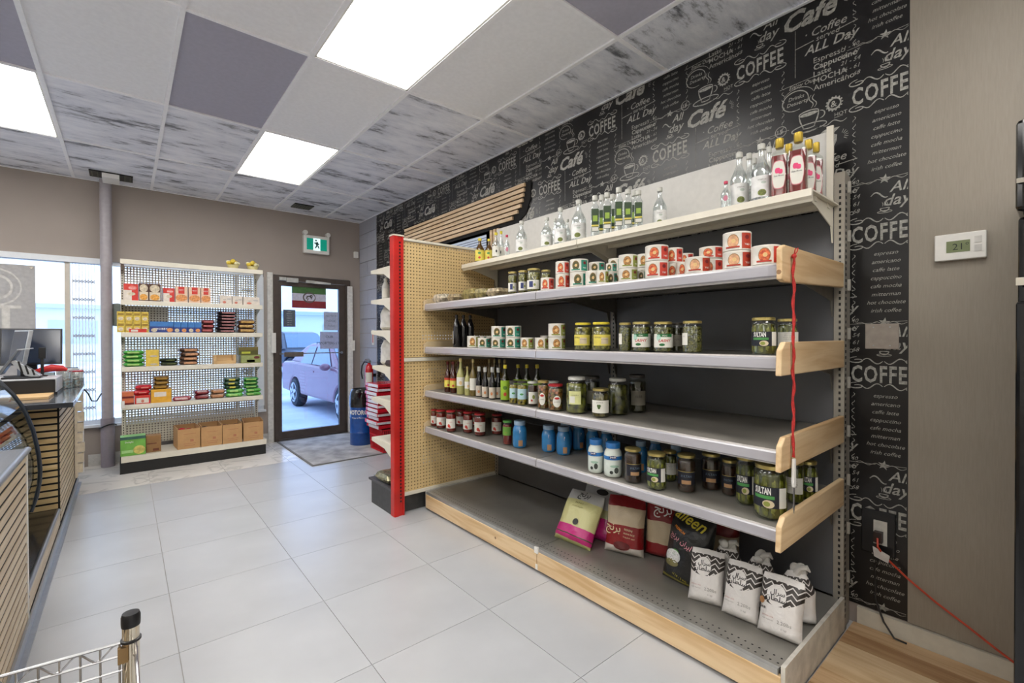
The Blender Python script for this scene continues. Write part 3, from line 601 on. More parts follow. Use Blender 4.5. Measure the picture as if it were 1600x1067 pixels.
def shelf(z, xf, y0, y1, top=False):
    xb = 2.428; m0 = cr if top else gm
    s_ = part('shelf', MB().box(xf+.004, xb, y0+.003, y1-.003, z-.008, z-.002), m0, gon)
    lip = MB().prism([(xf+.004, z-.002), (xf, z), (xf-.002, z-.046 if not top else z-.03), (xf+.008, z-.055 if not top else z-.04), (xf+.014, z-.05), (xf+.014, z-.008)], 'y', y0+.002, y1-.002)
    part('lip', lip, cr if top else railw, s_)
    if not top: part('price_rail', MB().prism([(xf-.003, z-.006), (xf-.006, z-.012), (xf-.008, z-.044), (xf-.002, z-.049), (xf-.0021, z-.008)], 'y', y0+.004, y1-.004), rail, s_)
    for k in range(3): part('rib', MB().box(xf+.10+.16*k, xf+.13+.16*k, y0+.02, y1-.02, z-.028, z-.008) if xf+.13+.16*k < xb else MB().box(xf+.03, xf+.05, y0+.02, y1-.02, z-.028, z-.008), m0, s_)
    for y in (y0+.024, y1-.028):
        part('bracket', MB().prism([(xb, z-.008), (xf+.02, z-.008), (xf+.02, z-.03), (xf+(.30 if not top else .12), z-.045), (xb-.03, z-.10), (xb-.01, z-.17), (xb, z-.17)], 'y', y, y+.004), M('bracket_grey', (120,116,108), .45, .2) if not top else cr, s_)
for y0, y1 in zip(SY, SY[1:]):
    shelf(1.90, 2.082, y0, y1, True)
    for z in (1.57, 1.245, .915, .64): shelf(z, 1.75, y0, y1)
    # base deck
    d = part('base_deck', MB().box(1.842, 2.438, y0+.002, y1-.002, .133, .14), M('deck_grey', (150,147,140), .3, .4, var=.12, scale=5), gon)
    n = int((y1-y0-.004)/.0254); dy = (y1-y0-.004)/n
    part('perforated_edge', perforated(MB(), (1.772, y0+.002, .14), (0,1,0), (1,0,0), n, 2, dy, .035, .0042), M('deck_grey'), d, kind='stuff')
    part('underside', MB().box(1.772, 1.842, y0+.002, y1-.002, .131, .134), black, d)
    part('front_rail', MB().box(1.752, 1.771, y0+.003, y1-.003, .118, .1405), M('galvanised', (178,178,176), .35, .5, var=.15, scale=12), d)
    part('kick_board', MB().box(1.748, 1.770, y0-.008 if y0 < 1 else y0+.002, y1-.002, .018, .119), pine, gon, bevel=.002)
part('rail_joint', MB().box(1.742, 1.752, 1.866, 1.894, .112, .146), white, gon); part('joint_tape', MB().box(1.7455, 1.748, 1.872, 1.888, .02, .05), white, gon)
part('plinth', MB().box(1.79, 2.42, .66, 3.11, 0, .019), black, gon)
part('end_plate', MB().box(1.752, 2.43, .618, .632, .012, .158), M('chipped_white', (206,202,192), .5, var=.2, scale=18), gon)
part('end_plate', MB().box(1.752, 2.43, 3.1225, 3.1305, .012, .150), M('chipped_white'), gon)
def endb(z, y, ch=.0):
    o = [(1.705, z-.068), (1.712, z+.02), (1.745, z+.048), (2.41, z+.050), (2.41, z-.068)]
    if z > 1.5: o = [(1.712, z-.062), (1.712, z+.045), (1.74, z+.058), (2.40, z+.062), (2.40, z-.045), (1.74, z-.07)]
    return MB().prism(o, 'y', y, y+.019)
for z in (1.57, 1.245, .915, .64): part('end_board', endb(z, .616), pinex, gon, bevel=.004)
for z in (1.57, 1.245, .915, .64): part('end_board', MB().prism([(1.735,z-.052),(1.735,z+.02),(1.765,z+.038),(2.0,z+.045),(2.40,z+.045),(2.40,z-.052)], 'y', 3.115, 3.126), M('tan_board', (206,184,146), .5, var=.08), gon, bevel=.003)
# rope and knife at the near end
rp_ = thing('rope', 'red twisted cord tied round the top end board, hanging to a knife', 'rope', (1.79,.606,.9))
RP = [(1.79+.002*math.sin(k*1.7), .607-.002*math.cos(k*1.3), 1.59-.7*k/30) for k in range(31)]
part('strand', MB().tube([(x+.0022*math.cos(k*1.2), y+.0022*math.sin(k*1.2), z) for k, (x, y, z) in enumerate(RP)], .0034, 6), M('rope_red', (186,44,40), .7, var=.3, scale=200), rp_, smooth=True)
part('strand', MB().tube([(x-.0022*math.cos(k*1.2), y-.0022*math.sin(k*1.2), z) for k, (x, y, z) in enumerate(RP)], .0034, 6), M('rope_red'), rp_, smooth=True)
part('knot', MB().ball((1.79,.606,1.592), .009, 8, 5).tube([(1.79,.606,1.592),(1.782,.600,1.612),(1.784,.598,1.618)], .002).tube([(1.79,.606,1.592),(1.802,.600,1.61),(1.804,.598,1.622)], .002), M('rope_red'), rp_, smooth=True)
kn = thing('knife', 'small white-handled knife hanging from the red cord by the pickle jars', 'knife', (1.79,.606,.8))
part('handle', MB().prism([(1.782,.885),(1.798,.885),(1.801,.80),(1.796,.785),(1.784,.785),(1.779,.80)], 'y', .600, .610), white, kn, bevel=.003)
part('blade', MB().prism([(1.785,.785),(1.797,.785),(1.798,.72),(1.792,.692),(1.786,.71)], 'y', .604, .606), steel, kn)

# ================================================================ PRODUCTS
G1 = glass('jar_glass', (246,249,246), .03, .8, .04); G2 = glass('bottle_glass_clear', (247,250,250), .04, 1.3, .12)
def band(mb, R, z0, z1, a0, a1, n=10):
    A = [-PI/2+a0+(a1-a0)*k/n for k in range(n+1)]
    return mb.add([(R*math.cos(a), R*math.sin(a), z) for z in (z0, z1) for a in A], [(k, k+1, n+2+k, n+1+k) for k in range(n)])
def wrapf(R, a_c=0, z_c=0): return lambda x, y: (R*math.cos(-PI/2+a_c+x/R), R*math.sin(-PI/2+a_c+x/R), z_c+y)
def blob(mb, R, cx, cz, rx, rz, n=14):
    f = wrapf(R, cx/R, cz); o = [f(rx*math.cos(2*PI*k/n), rz*math.sin(2*PI*k/n)) for k in range(n)]
    q = [f(.5*rx*math.cos(2*PI*k/n), .5*rz*math.sin(2*PI*k/n)) for k in range(n)]
    return mb.add(o+q+[f(0,0)], [(k, (k+1) % n, n+(k+1) % n, n+k) for k in range(n)]+[(n+k, n+(k+1) % n, 2*n) for k in range(n)])
FLAT = [0]
def flat_or(R, x, z): return (x, -R-.0002, z)
PR = {}   # kind -> (root, r0, h0)
def product(kind, desc, cat, r, h, shell, shell_mat, content=None, content_mat=None, lid=None, lid_mat=None, labels=(), texts=(), sq=0, pieces=None, seg=20):
    t = thing(kind, desc, cat); 
    part('glass' if shell_mat.name.startswith(('jar_glass','bottle_glass')) else 'body', MB().lathe(shell, seg, square=sq), shell_mat, t, smooth=True)
    if content: part('contents', MB().lathe(content, seg, square=sq), content_mat, t, smooth=True)
    if pieces: part('pieces', pieces[0], pieces[1], t, smooth=True, kind='stuff')
    if lid: part('cap' if 'bottle' in kind else 'lid', MB().lathe(lid, seg), lid_mat, t, smooth=True)
    lb = None; k = .0004
    for spec in labels:
        q = MB(); R = spec[0]
        if spec[1] == 'band': band(q, R, *spec[2]); 
        elif spec[1] == 'fblob':
            cx, cz, rx, rz = spec[2]; S_ = lambda t: math.copysign(abs(t)**.62, t); q.add([(cx+rx*S_(math.cos(2*PI*k/32))*(1+.04*math.cos(12*PI*k/32)), -R, cz+rz*S_(math.sin(2*PI*k/32))) for k in range(32)], [tuple(range(32))])
        else: blob(q, R, *spec[2])
        o = part('label' if lb is None else 'print', q, spec[3], t if lb is None else lb, smooth=True); lb = lb or o
    for body, size, R, ac, zc, mt, kw in texts:
        q = MB(); put_text(q, body, size, wrapf(R, ac, zc) if not sq else (lambda x, y: (x, -R-.0004, zc+y)), align='CENTER', res=1, **kw); part('lettering', q, mt, lb or t)
    PR[kind] = (t, r, h, desc, cat); return t
ink = M('ink_dark', (40,38,40), .6); inkw = M('ink_white', (232,230,224), .5); inkr = M('ink_red', (186,40,36), .5); paper = M('label_paper', (222,220,210), .55, var=.03)
inkg = M('ink_grey', (150,146,140), .6); lgreen = M('label_green', (70,140,70), .5); lnavy = M('label_navy', (24,26,38), .45); lyel = M('label_yellow', (222,206,92), .5); lred = M('label_red', (196,62,46), .45); lteal = M('label_teal', (42,134,112), .45); lolive = M('label_olive', (138,146,66), .45); lbrn = M('food_print', (178,110,70), .5, var=.5, scale=120, col2=(120,60,40)); lblue = M('label_blue', (40,110,176), .35)
gold = M('lid_gold', (196,178,110), .3, .7, var=.1); lidw = M('lid_white', (206,206,198), .35); lidr = M('lid_red', (170,40,44), .35); lidy = M('lid_yellow', (222,204,60), .35); lidg = M('lid_green', (84,150,70), .35); lidd = M('lid_dark', (60,56,50), .35)
def jarp(r, h, neck=.86, sh=.80): return [(r*.90,0),(r,.004),(r,h*sh),(r*.97,h*(sh+.04)),(r*neck,h*(sh+.09)),(r*neck,h*.95)]
def jarc(r, h, fill=.83): return [(r*.86,.004),(r*.94,.008),(r*.94,h*(fill-.04)),(r*.84,h*fill)]
def jlid(r, h, neck=.86): return [(r*neck+.001,h*.915),(r*neck+.003,h*.92),(r*neck+.003,h*.985),(r*neck-.001,h),(.0001,h)]
def fingers(r, h, n=9, seed=1, lay=((.07,.80),), rr=.24):
    m = MB(); R_ = random.Random(seed)
    for a, b in lay:
        for k in range(n):
            an = 2*PI*k/n+R_.uniform(-.1,.1); c_ = r*(.94-rr); x, y = c_*math.cos(an), c_*math.sin(an); tx = R_.uniform(-.08,.08)*r
            m.tube([(x+tx*t, y-tx*t, h*(a+(b-a)*s)) for s, t in ((0,-1),(.12,-.6),(.5,0),(.88,.6),(1,1))], [r*rr*.35, r*rr*.85, r*rr, r*rr*.8, r*rr*.3], 7)
    return m
pkg = M('pickle_green', (128,128,46), .25, var=.4, scale=60, coat=.5, col2=(78,84,26)); brine = M('brine_olive', (74,76,24), .2, var=.3, scale=40, coat=.4); dkb = M('brine_dark', (40,26,16), .2, coat=.4)
def pickle(kind, desc, r=.045, h=.15, back=False):
    R = r+.0006; L = [(R,'band',(h*.24,h*.62,-1.15,1.15),lnavy),(R+.0003,'band',(h*.40,h*.46,-.9,.35),lgreen),(R+.0003,'blob',(.0,h*.31,.016,.011),M('label_cream',(206,190,160),.5)),(R+.0006,'blob',(-.004,h*.31,.009,.007),lolive),(R+.0003,'band',(h*.245,h*.61,.62,1.14),paper)]
    T = [('SULTAN',.0125,R+.0007,-.35,h*.485,inkw,{'offset':.03,'ys':2.0})]
    if back: L = [(R,'band',(h*.24,h*.62,-1.2,1.2),paper)]; T = [(b,.0075,R+.0006,0,h*(.56-.05*k),inkg,{}) for k, b in enumerate(('nutrition facts','valeur nutritive','calories 10 fat 0 g','sodium 320 mg'))]
    product(kind, desc, 'jar', r, h, jarp(r,h,.84,.82), G1, jarc(r*.92,h), brine, jlid(r,h,.84), gold, L, T, pieces=(fingers(r,h,10,3,((.05,.40),(.45,.82))), pkg))
pickle('pickle_jar', 'tall glass jar of green pickles with navy label and gold lid'); pickle('pickle_jar_reverse', 'glass pickle jar turned to show its white back label', back=True)
def plain(kind, desc, r, h, cm_, lm, labels, texts, neck=.86, pieces=None, sh=.80, shell=None):
    product(kind, desc, 'jar', r, h, shell or jarp(r,h,neck,sh), G1, jarc(r,h), cm_, jlid(r,h,neck), lm, labels, texts, pieces=pieces)
r, h = .035, .14; R = r+.0006
plain('olive_jar', 'small jar of green olives with gold lid and blue-white label', r, h, food('olives_green',(112,112,40),(150,140,60),75), gold, [(R,'band',(h*.12,h*.5,-1.1,1.1),paper),(R+.0003,'band',(h*.2,h*.45,-.5,.1),M('label_navyblue',(50,60,110),.4)),(R+.0004,'blob',(.012,h*.3,.006,.008),lolive)], [])
r, h = .048, .14; R = r+.0006
rj = [(r*.88,0),(r*.96,.006),(r,h*.25),(r,h*.5),(r*.97,h*.66),(r*.72,h*.80),(r*.72,h*.84),(r*.76,h*.86),(r*.76,h*.95)]
plain('yellow_lid_jar', 'squat jar of pickled green peppers with yellow lid and yellow label', r, h, food('pepper_slices',(130,128,50),(168,160,80),55), lidy, [(R,'band',(h*.18,h*.56,-1.0,1.0),lyel),(R+.0003,'band',(h*.24,h*.46,-.15,.6),M('label_cream'))], [('PEPPERS',.010,R+.0006,-.5,h*.44,ink,{}),('en conserve',.007,R+.0007,.2,h*.38,ink,{})], .80, shell=rj)
r, h = .04, .136; R = r+.0006; peas = food('green_peas',(120,116,48),(92,92,34),115)
L_ = [(R,'band',(h*.16,h*.6,-1.25,1.25),paper),(R+.0003,'band',(h*.50,h*.6,-.8,.8),M('label_deepgreen',(30,100,50),.4)),(R+.0004,'blob',(-.012,h*.25,.012,.006),M('label_deepgreen')),(R+.0003,'blob',(-.026,h*.48,.010,.014),M('label_mint',(170,206,190),.4))]
plain('pea_jar', 'glass jar of green peas with green and white label and red lettering', r, h, peas, gold, L_, [('LASHY',.017,R+.0007,.0,h*.34,inkr,{'shear':.2,'offset':.02}),('PEAS',.009,R+.0007,0,h*.52,inkw,{})])
plain('pea_jar_plain', 'glass jar of green peas showing the peas with a small white back label', r, h, peas, gold, [(R,'band',(h*.25,h*.62,-1.2,-.35),paper)], [('info',.008,R+.0006,-.8,h*.5,inkg,{})])
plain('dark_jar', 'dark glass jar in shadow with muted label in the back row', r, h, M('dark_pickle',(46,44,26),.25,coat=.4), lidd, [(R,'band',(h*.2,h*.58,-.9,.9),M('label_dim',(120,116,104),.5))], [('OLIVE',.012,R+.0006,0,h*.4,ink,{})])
r, h = .032, .14; R = r+.0006
plain('pepper_jar', 'jar of yellow hot peppers with pale blue label', r, h, food('yellow_peppers',(214,190,50),(190,170,70),60), lidd, [(R,'band',(h*.25,h*.68,-1.1,1.1),M('label_paleblue',(176,206,214),.5)),(R+.0003,'blob',(-.004,h*.46,.012,.006),lgreen)], [])
plain('honey_jar', 'dark brown preserve jar with white lid and flowered white label', r, h, M('brown_preserve',(56,28,20),.15,coat=.6), lidw, [(R,'band',(h*.10,h*.58,-.9,.9),paper),(R+.0003,'blob',(.003,h*.38,.008,.012),lolive),(R+.0003,'blob',(-.008,h*.24,.006,.006),lred)], [])
mixm = food('mixed_pickles',(150,140,70),(170,90,50),70)
for kd, lm, dsc in (('mix_jar', gold, 'jar of mixed pickles with gold lid and white diamond label'), ('mix_jar_red', lidr, 'jar of mixed pickles with red lid and white diamond label')):
    plain(kd, dsc, r, h, mixm, lm, [(R,'blob',(0,h*.36,.018,h*.22),paper),(R+.0003,'blob',(0,h*.48,.011,.006),inkr)], [('pickles',.009,R+.0006,0,h*.33,ink,{'shear':.3})])
r, h = .052, .185; R = r+.0006; cu = food('cucumbers',(120,124,40),(150,148,70),34)
big = [(r*.9,0),(r,.008),(r,h*.68),(r*.95,h*.76),(r*.74,h*.86),(r*.74,h*.95)]
plain('cucumber_jar', 'large jar of cucumber pickles with silver lid and pale yellow label', r, h, cu, lidw, [(R,'band',(h*.26,h*.62,-.9,.25),M('label_paleyellow',(214,214,150),.5)),(R+.0003,'band',(h*.3,h*.48,-.8,-.3),paper)], [('cucumber',.009,R+.0006,-.3,h*.5,ink,{})], .74, shell=big)
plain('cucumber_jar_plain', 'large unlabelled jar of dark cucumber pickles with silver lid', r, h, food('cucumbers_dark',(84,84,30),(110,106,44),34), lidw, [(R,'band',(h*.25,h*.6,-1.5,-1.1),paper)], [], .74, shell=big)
r, h = .042, .142; R = r+.0006; q = MB(); 
plain('heart_jar', 'short jar with white label showing a green heart and gold lid', r, h, food('leaves_brine',(90,80,30),(120,104,50),40), gold, [(R,'band',(h*.16,h*.60,-1.2,1.2),paper),(R+.0003,'blob',(-.010,h*.41,.006,.007),M('heart_green',(64,88,40),.5)),(R+.0003,'blob',(-.002,h*.41,.006,.007),M('heart_green')),(R+.0004,'blob',(-.006,h*.36,.007,.009),M('heart_green'))], [('gourmet',.009,R+.0006,-.05,h*.51,ink,{})])
r, h = .037, .14; R = r+.0006; tm = M('tomato_paste',(120,26,18),.2,var=.2,coat=.5)
plain('tomato_jar', 'small jar of red tomato paste with white label and red lid', r, h, tm, lidr, [(R,'band',(h*.18,h*.62,-1.1,1.1),paper),(R+.0003,'blob',(-.010,h*.30,.010,.011),lred),(R+.0003,'blob',(-.002,h*.25,.006,.007),lred)], [('paste',.010,R+.0006,.2,h*.46,inkr,{})])
plain('green_lid_jar', 'red jar with green lid and green label beside the blue jars', r, h, tm, lidg, [(R,'band',(h*.4,h*.75,-1.1,1.1),M('label_grass',(110,160,60),.5))], [('sauce',.010,R+.0006,0,h*.5,inkr,{})])
plain('brown_pickle_jar', 'jar of dark aubergine pickles with gold lid and dark label', r, h, M('aubergine',(52,30,20),.2,var=.4,scale=50,coat=.5), gold, [(R,'band',(h*.22,h*.56,-1.0,1.0),lnavy),(R+.0003,'band',(h*.555,h*.57,-1.0,1.0),gold),(R+.0003,'band',(h*.24,h*.34,-.5,.5),M('label_tan',(180,140,100),.5))], [('SULTAN',.012,R+.0006,0,h*.42,M('ink_slate',(110,130,150),.5),{})])
r, h = .04, .158; R = r+.0006; bj = [(r*.82,0),(r*.96,.006),(r,h*.15),(r,h*.62),(r*.9,h*.74),(r*.74,h*.80),(r*.74,h*.84)]
bl = [(r*.76,h*.84),(r*.80,h*.85),(r*.80,h*.985),(r*.76,h),(.0001,h)]
product('blue_jar', 'plain blue cheese-cream jar with blue lid', 'jar', r, h, bj, M('jar_blue',(52,128,186),.25,coat=.5,var=.08), None, None, bl, M('lid_paleblue',(150,176,200),.35), [(R,'band',(h*.08,h*.30,.0,.6),M('label_tan'))], [('?',.03,R+.0006,.2,h*.55,inkw,{})])
product('cheese_jar', 'cream cheese jar with blue top and white printed farm scene', 'jar', r, h, bj, M('jar_cream_white',(206,214,206),.25,coat=.5,var=.08), None, None, bl, lblue, [(R,'band',(h*.52,h*.63,-1.6,1.6),lblue),(R+.0003,'blob',(-.006,h*.60,.017,.008),M('label_navyblue')),(R+.0003,'blob',(.008,h*.22,.010,.014),M('farm_print',(60,66,60),.5,var=.5,scale=200)),(R+.0003,'blob',(-.014,h*.16,.008,.008),M('farm_print')),(R+.0003,'blob',(.0,h*.34,.02,.006),M('farm_green',(150,180,160),.5))], [('puck',.013,R+.0008,-.15,h*.585,inkw,{'offset':.02})])
# cans
def can(kind, desc, pan, pic, r=.045, h=.07):
    R = r+.0005; prof = [(r*.93,0),(r*.97,.002),(r,.004),(r*.985,.006),(r*.985,h-.006),(r,h-.004),(r*.98,h),(r*.95,h),(r*.94,h-.003),(.0001,h-.003)]
    q = R*.985+.0006
    product(kind, desc, 'can', r, h, prof, M('can_white',(222,218,208),.35,coat=.3), None, None, None, None, [(q,'band',(.007,h-.007,.35,1.15),pan),(q,'blob',(-.012,h*.50,.019,h*.36),M('ring_'+kind,(150,120,80),.4)),(q+.0003,'blob',(-.012,h*.48,.017,h*.33),pic),(q+.0004,'blob',(-.010,h*.5,.007,.008),M('pic_hi_'+kind,(226,190,130),.4)),(q+.0004,'blob',(.034,h*.68,.008,.008),M('logo_maroon',(120,30,34),.4)),(q+.0004,'band',(.010,.016,-.8,.2),pan)], [('Y&D',.010,q+.0007,.75,h*.26,inkw,{'offset':.01})], seg=24)
can('red_can', 'white can with a red panel and a picture of stew', lred, M('stew_print',(206,110,60),.4,var=.5,scale=90,col2=(170,50,34)))
can('hummus_can', 'white can with red panel and a picture of a hummus plate', M('label_brick',(176,56,32),.45), M('hummus_print',(224,170,128),.4,var=.3,scale=60))
can('green_can', 'white can with a teal panel and a herb stew picture', lteal, M('herb_print',(96,84,44),.4,var=.5,scale=90,col2=(50,60,30)))
can('lime_can', 'white can with an olive-green panel and food picture', lolive, M('food_print_b',(186,130,70),.4,var=.5,scale=90,col2=(110,80,40)))
# bottles
def botp(r, h, sh=.55, nk=.28, top=.93): return [(r*.92,0),(r,.005),(r,h*sh),(r*.92,h*(sh+.06)),(r*.62,h*(sh+.16)),(r*nk*1.15,h*(sh+.26)),(r*nk,h*.80 if sh < .5 else h*.86),(r*nk,h*top),(r*nk*1.2,h*top),(r*nk*1.2,h*.95)]
def cap(r, h, nk, z0=.90): return [(r*nk*1.25,h*z0),(r*nk*1.3,h*z0+.002),(r*nk*1.3,h-.002),(r*nk*1.1,h),(.0001,h)]
def bottle(kind, desc, r, h, gm_, cm_, capm, labels, texts, sh=.50, nk=.30, fill=.6, z0=.90, sq=0):
    pr = botp(r, h, sh, nk); cc = [(rr*.93, z if z > .004 else .004) for rr, z in pr if z <= h*(sh+.17)] if cm_ else None
    product(kind, desc, 'bottle', r, h, pr, gm_, cc, cm_, cap(r, h, nk, z0), capm, labels, texts, sq=sq, seg=18)
r, h = .038, .25; R = r+.0006
wtr = glass('bottle_glass_water', (248,250,250), .08, .7, .08)
bottle('clear_bottle', 'clear glass bottle of distilled herb water with white label', r, h, G2, wtr, lidw, [(R,'band',(h*.06,h*.42,-1.3,1.3),M('label_clearwhite',(228,228,226),.5)),(R+.0003,'blob',(0,h*.13,.016,.014),M('leaf_print',(120,130,60),.5,var=.5,scale=150)),(R+.0003,'blob',(.006,h*.30,.010,.006),M('pale_print',(190,200,190),.5))], [('araghiat',.010,R+.0006,0,h*.34,inkg,{})])
bottle('pink_bottle', 'clear bottle with pink cap holding pink flower water', .028, .2, G2, wtr, M('cap_pink',(206,60,92),.4), [(.0286,'blob',(0,.07,.012,.02),M('pink_print',(206,130,150),.5))], [])
bottle('yellow_cap_bottle', 'clear bottle with yellow cap and white label at the far end of the top shelf', .03, .22, G2, wtr, lidy, [(.0306,'band',(.02,.10,-1.2,1.2),paper),(.031,'blob',(0,.06,.006,.012),ink)], [])
bottle('oil_bottle', 'brown oil bottle with yellow cap and yellow label', .037, .19, M('bottle_brown',(84,58,24),.15,coat=.6), None, lidy, [(.0376,'band',(.01,.095,-1.4,1.4),lyel),(.038,'blob',(0,.035,.010,.009),lred),(.038,'blob',(.0,.07,.014,.008),lgreen)], [])
r, h = .026, .25; R = r*1.0+.001
sqp = [(r*.95,0),(r,.005),(r,h*.66),(r*.9,h*.72),(r*.45,h*.80),(r*.42,h*.93),(r*.5,h*.95)]
product('square_bottle', 'square clear bottle with green and yellow printed label', 'bottle', r, h, sqp, G2, [(r*.92,.005),(r*.92,h*.6),(.0001,h*.6)], wtr, cap(r,h,.5,.88), lidw, (), (), sq=5)
t = PR['square_bottle'][0]; q = MB().box(-r*.8,r*.8,-r-.0012,-r-.0004,h*.12,h*.66); lbx = part('label', q, M('label_darkgreen',(50,72,44),.5), t)
part('print', MB().box(-r*.8,r*.8,-r-.0018,-r-.001,h*.24,h*.28), lyel, lbx); part('print', MB().box(-r*.7,r*.7,-r-.0018,-r-.001,h*.13,h*.22), paper, lbx); part('print', MB().box(-r*.5,r*.5,-r-.0018,-r-.001,h*.36,h*.5), M('label_lime',(150,180,70),.5), lbx)
r, h = .033, .26; R = r+.0006
product('rose_bottle', 'bottle of red rose syrup with gold cap and white ornate label', 'bottle', r, h, [(r*.95,0),(r,.004),(r,h*.70),(r*.92,h*.74),(r*.40,h*.80),(r*.40,h*.90)], G1, [(r*.93,.004),(r*.93,h*.69),(.0001,h*.70)], M('rose_syrup',(122,14,14),.12,coat=.6,var=.15), [(r*.44,h*.84),(r*.5,h*.85),(r*.5,h-.002),(r*.44,h),(.0001,h)], M('cap_gold',(206,176,70),.3,.6), [(R,'fblob',(0,h*.36,.025,h*.24),M('label_roseborder',(206,120,130),.5)),(R+.0004,'fblob',(0,h*.36,.0235,h*.225),paper),(R+.0008,'fblob',(-.004,h*.43,.010,.012),M('rose_pink',(224,70,120),.5)),(R+.0012,'fblob',(.007,h*.41,.008,.010),M('rose_pink'))], [('Sun Rose',.010,R+.0012,0,h*.33,ink,{'shear':.2,'offset':.01})], sq=6, seg=32)
bottle('wine_bottle', 'tall dark vinegar bottle at the far end of the second shelf', .034, .264, M('bottle_nearblack',(18,16,18),.12,coat=.6), None, M('cap_black',(20,18,20),.3), [(.0346,'band',(.03,.13,-2.2,-1.2),paper)], [], .62, .30)
bottle('sauce_bottle', 'brown sauce bottle with red and yellow label', .027, .215, M('bottle_sauce',(70,28,18),.15,coat=.6), None, M('cap_darkred',(90,20,16),.3), [(.0276,'band',(.035,.085,-1.4,1.4),lyel),(.028,'band',(.085,.10,-1.4,1.4),lred),(.0281,'blob',(0,.05,.009,.008),lred)], [])
bottle('olive_bottle', 'cream-green juice bottle with pale label and tan cap', .028, .25, M('bottle_creamgreen',(178,176,112),.2,coat=.5), None, M('cap_tan',(190,170,110),.35), [(.0286,'band',(.06,.12,-1.3,1.3),paper),(.029,'blob',(0,.08,.010,.014),M('label_peach',(220,190,140),.5))], [])
bottle('vinegar_bottle', 'amber vinegar bottle with white label and tan cap', .025, .25, M('bottle_amber',(110,92,40),.15,coat=.6), None, M('cap_tan'), [(.0256,'band',(.04,.12,-1.3,1.3),paper)], [])
bottle('syrup_bottle', 'black syrup bottle with grey-white cap and floral paper label', .023, .203, M('bottle_nearblack'), None, M('cap_greywhite',(196,196,190),.4), [(.0236,'band',(.006,.075,-1.4,1.4),M('label_shell',(206,196,180),.5)),(.024,'blob',(-.003,.035,.008,.010),M('apricot_print',(206,130,80),.5))], [], .48, .42, z0=.84)
bottle('lime_bottle', 'lime syrup bottle with yellow cap and green label', .029, .226, M('bottle_darkolive',(40,42,20),.15,coat=.6), None, lidy, [(.0296,'band',(.01,.13,-1.4,1.4),M('label_limegreen',(150,186,50),.5)),(.03,'blob',(0,.045,.010,.012),lred),(.03,'blob',(0,.085,.014,.012),M('label_mossy',(90,130,40),.5))], [])
index_kids()
SHN = {0:'the top shelf', 1:'the can shelf under it', 2:'the third shelf down', 3:'the fourth shelf down', 4:'the lowest shelf above the deck'}
SHN = {0:'top shelf', 1:'second shelf', 2:'third shelf', 3:'fourth shelf', 4:'fifth shelf'}
GRP = {'can':'tins', 'jar':'jars', 'bottle':'bottles'}
SHORT = {'clear_bottle':'clear glass bottle with white label','pink_bottle':'clear bottle with pink cap','yellow_cap_bottle':'clear bottle with yellow cap','oil_bottle':'brown oil bottle, yellow label','square_bottle':'square clear bottle, green label','rose_bottle':'red rose syrup bottle, gold cap',
 'red_can':'white can with red panel','hummus_can':'hummus can, hummus plate picture','green_can':'white can with teal panel','lime_can':'white can with olive-green panel','olive_jar':'small green olive jar','wine_bottle':'dark vinegar bottle','yellow_lid_jar':'pepper jar with yellow lid','pea_jar':'green pea jar, red lettering','pea_jar_plain':'pea jar with small back label',
 'dark_jar':'dark glass jar in shadow','pickle_jar':'green pickle jar, navy label','pickle_jar_reverse':'pickle jar showing white back label','sauce_bottle':'brown sauce bottle, red-yellow label','olive_bottle':'cream-green juice bottle','vinegar_bottle':'amber vinegar bottle, tan cap','syrup_bottle':'black syrup bottle, grey cap','lime_bottle':'lime syrup bottle, yellow cap',
 'pepper_jar':'yellow pepper jar, pale blue label','honey_jar':'dark preserve jar, white lid','mix_jar':'mixed pickle jar, gold lid','mix_jar_red':'mixed pickle jar, red lid','cucumber_jar':'large cucumber jar, pale yellow label','cucumber_jar_plain':'large unlabelled cucumber jar, silver lid','heart_jar':'short jar with green heart label','tomato_jar':'small red tomato paste jar','green_lid_jar':'red jar with green lid','blue_jar':'plain blue jar','cheese_jar':'blue-topped white cheese jar','brown_pickle_jar':'dark aubergine pickle jar'}
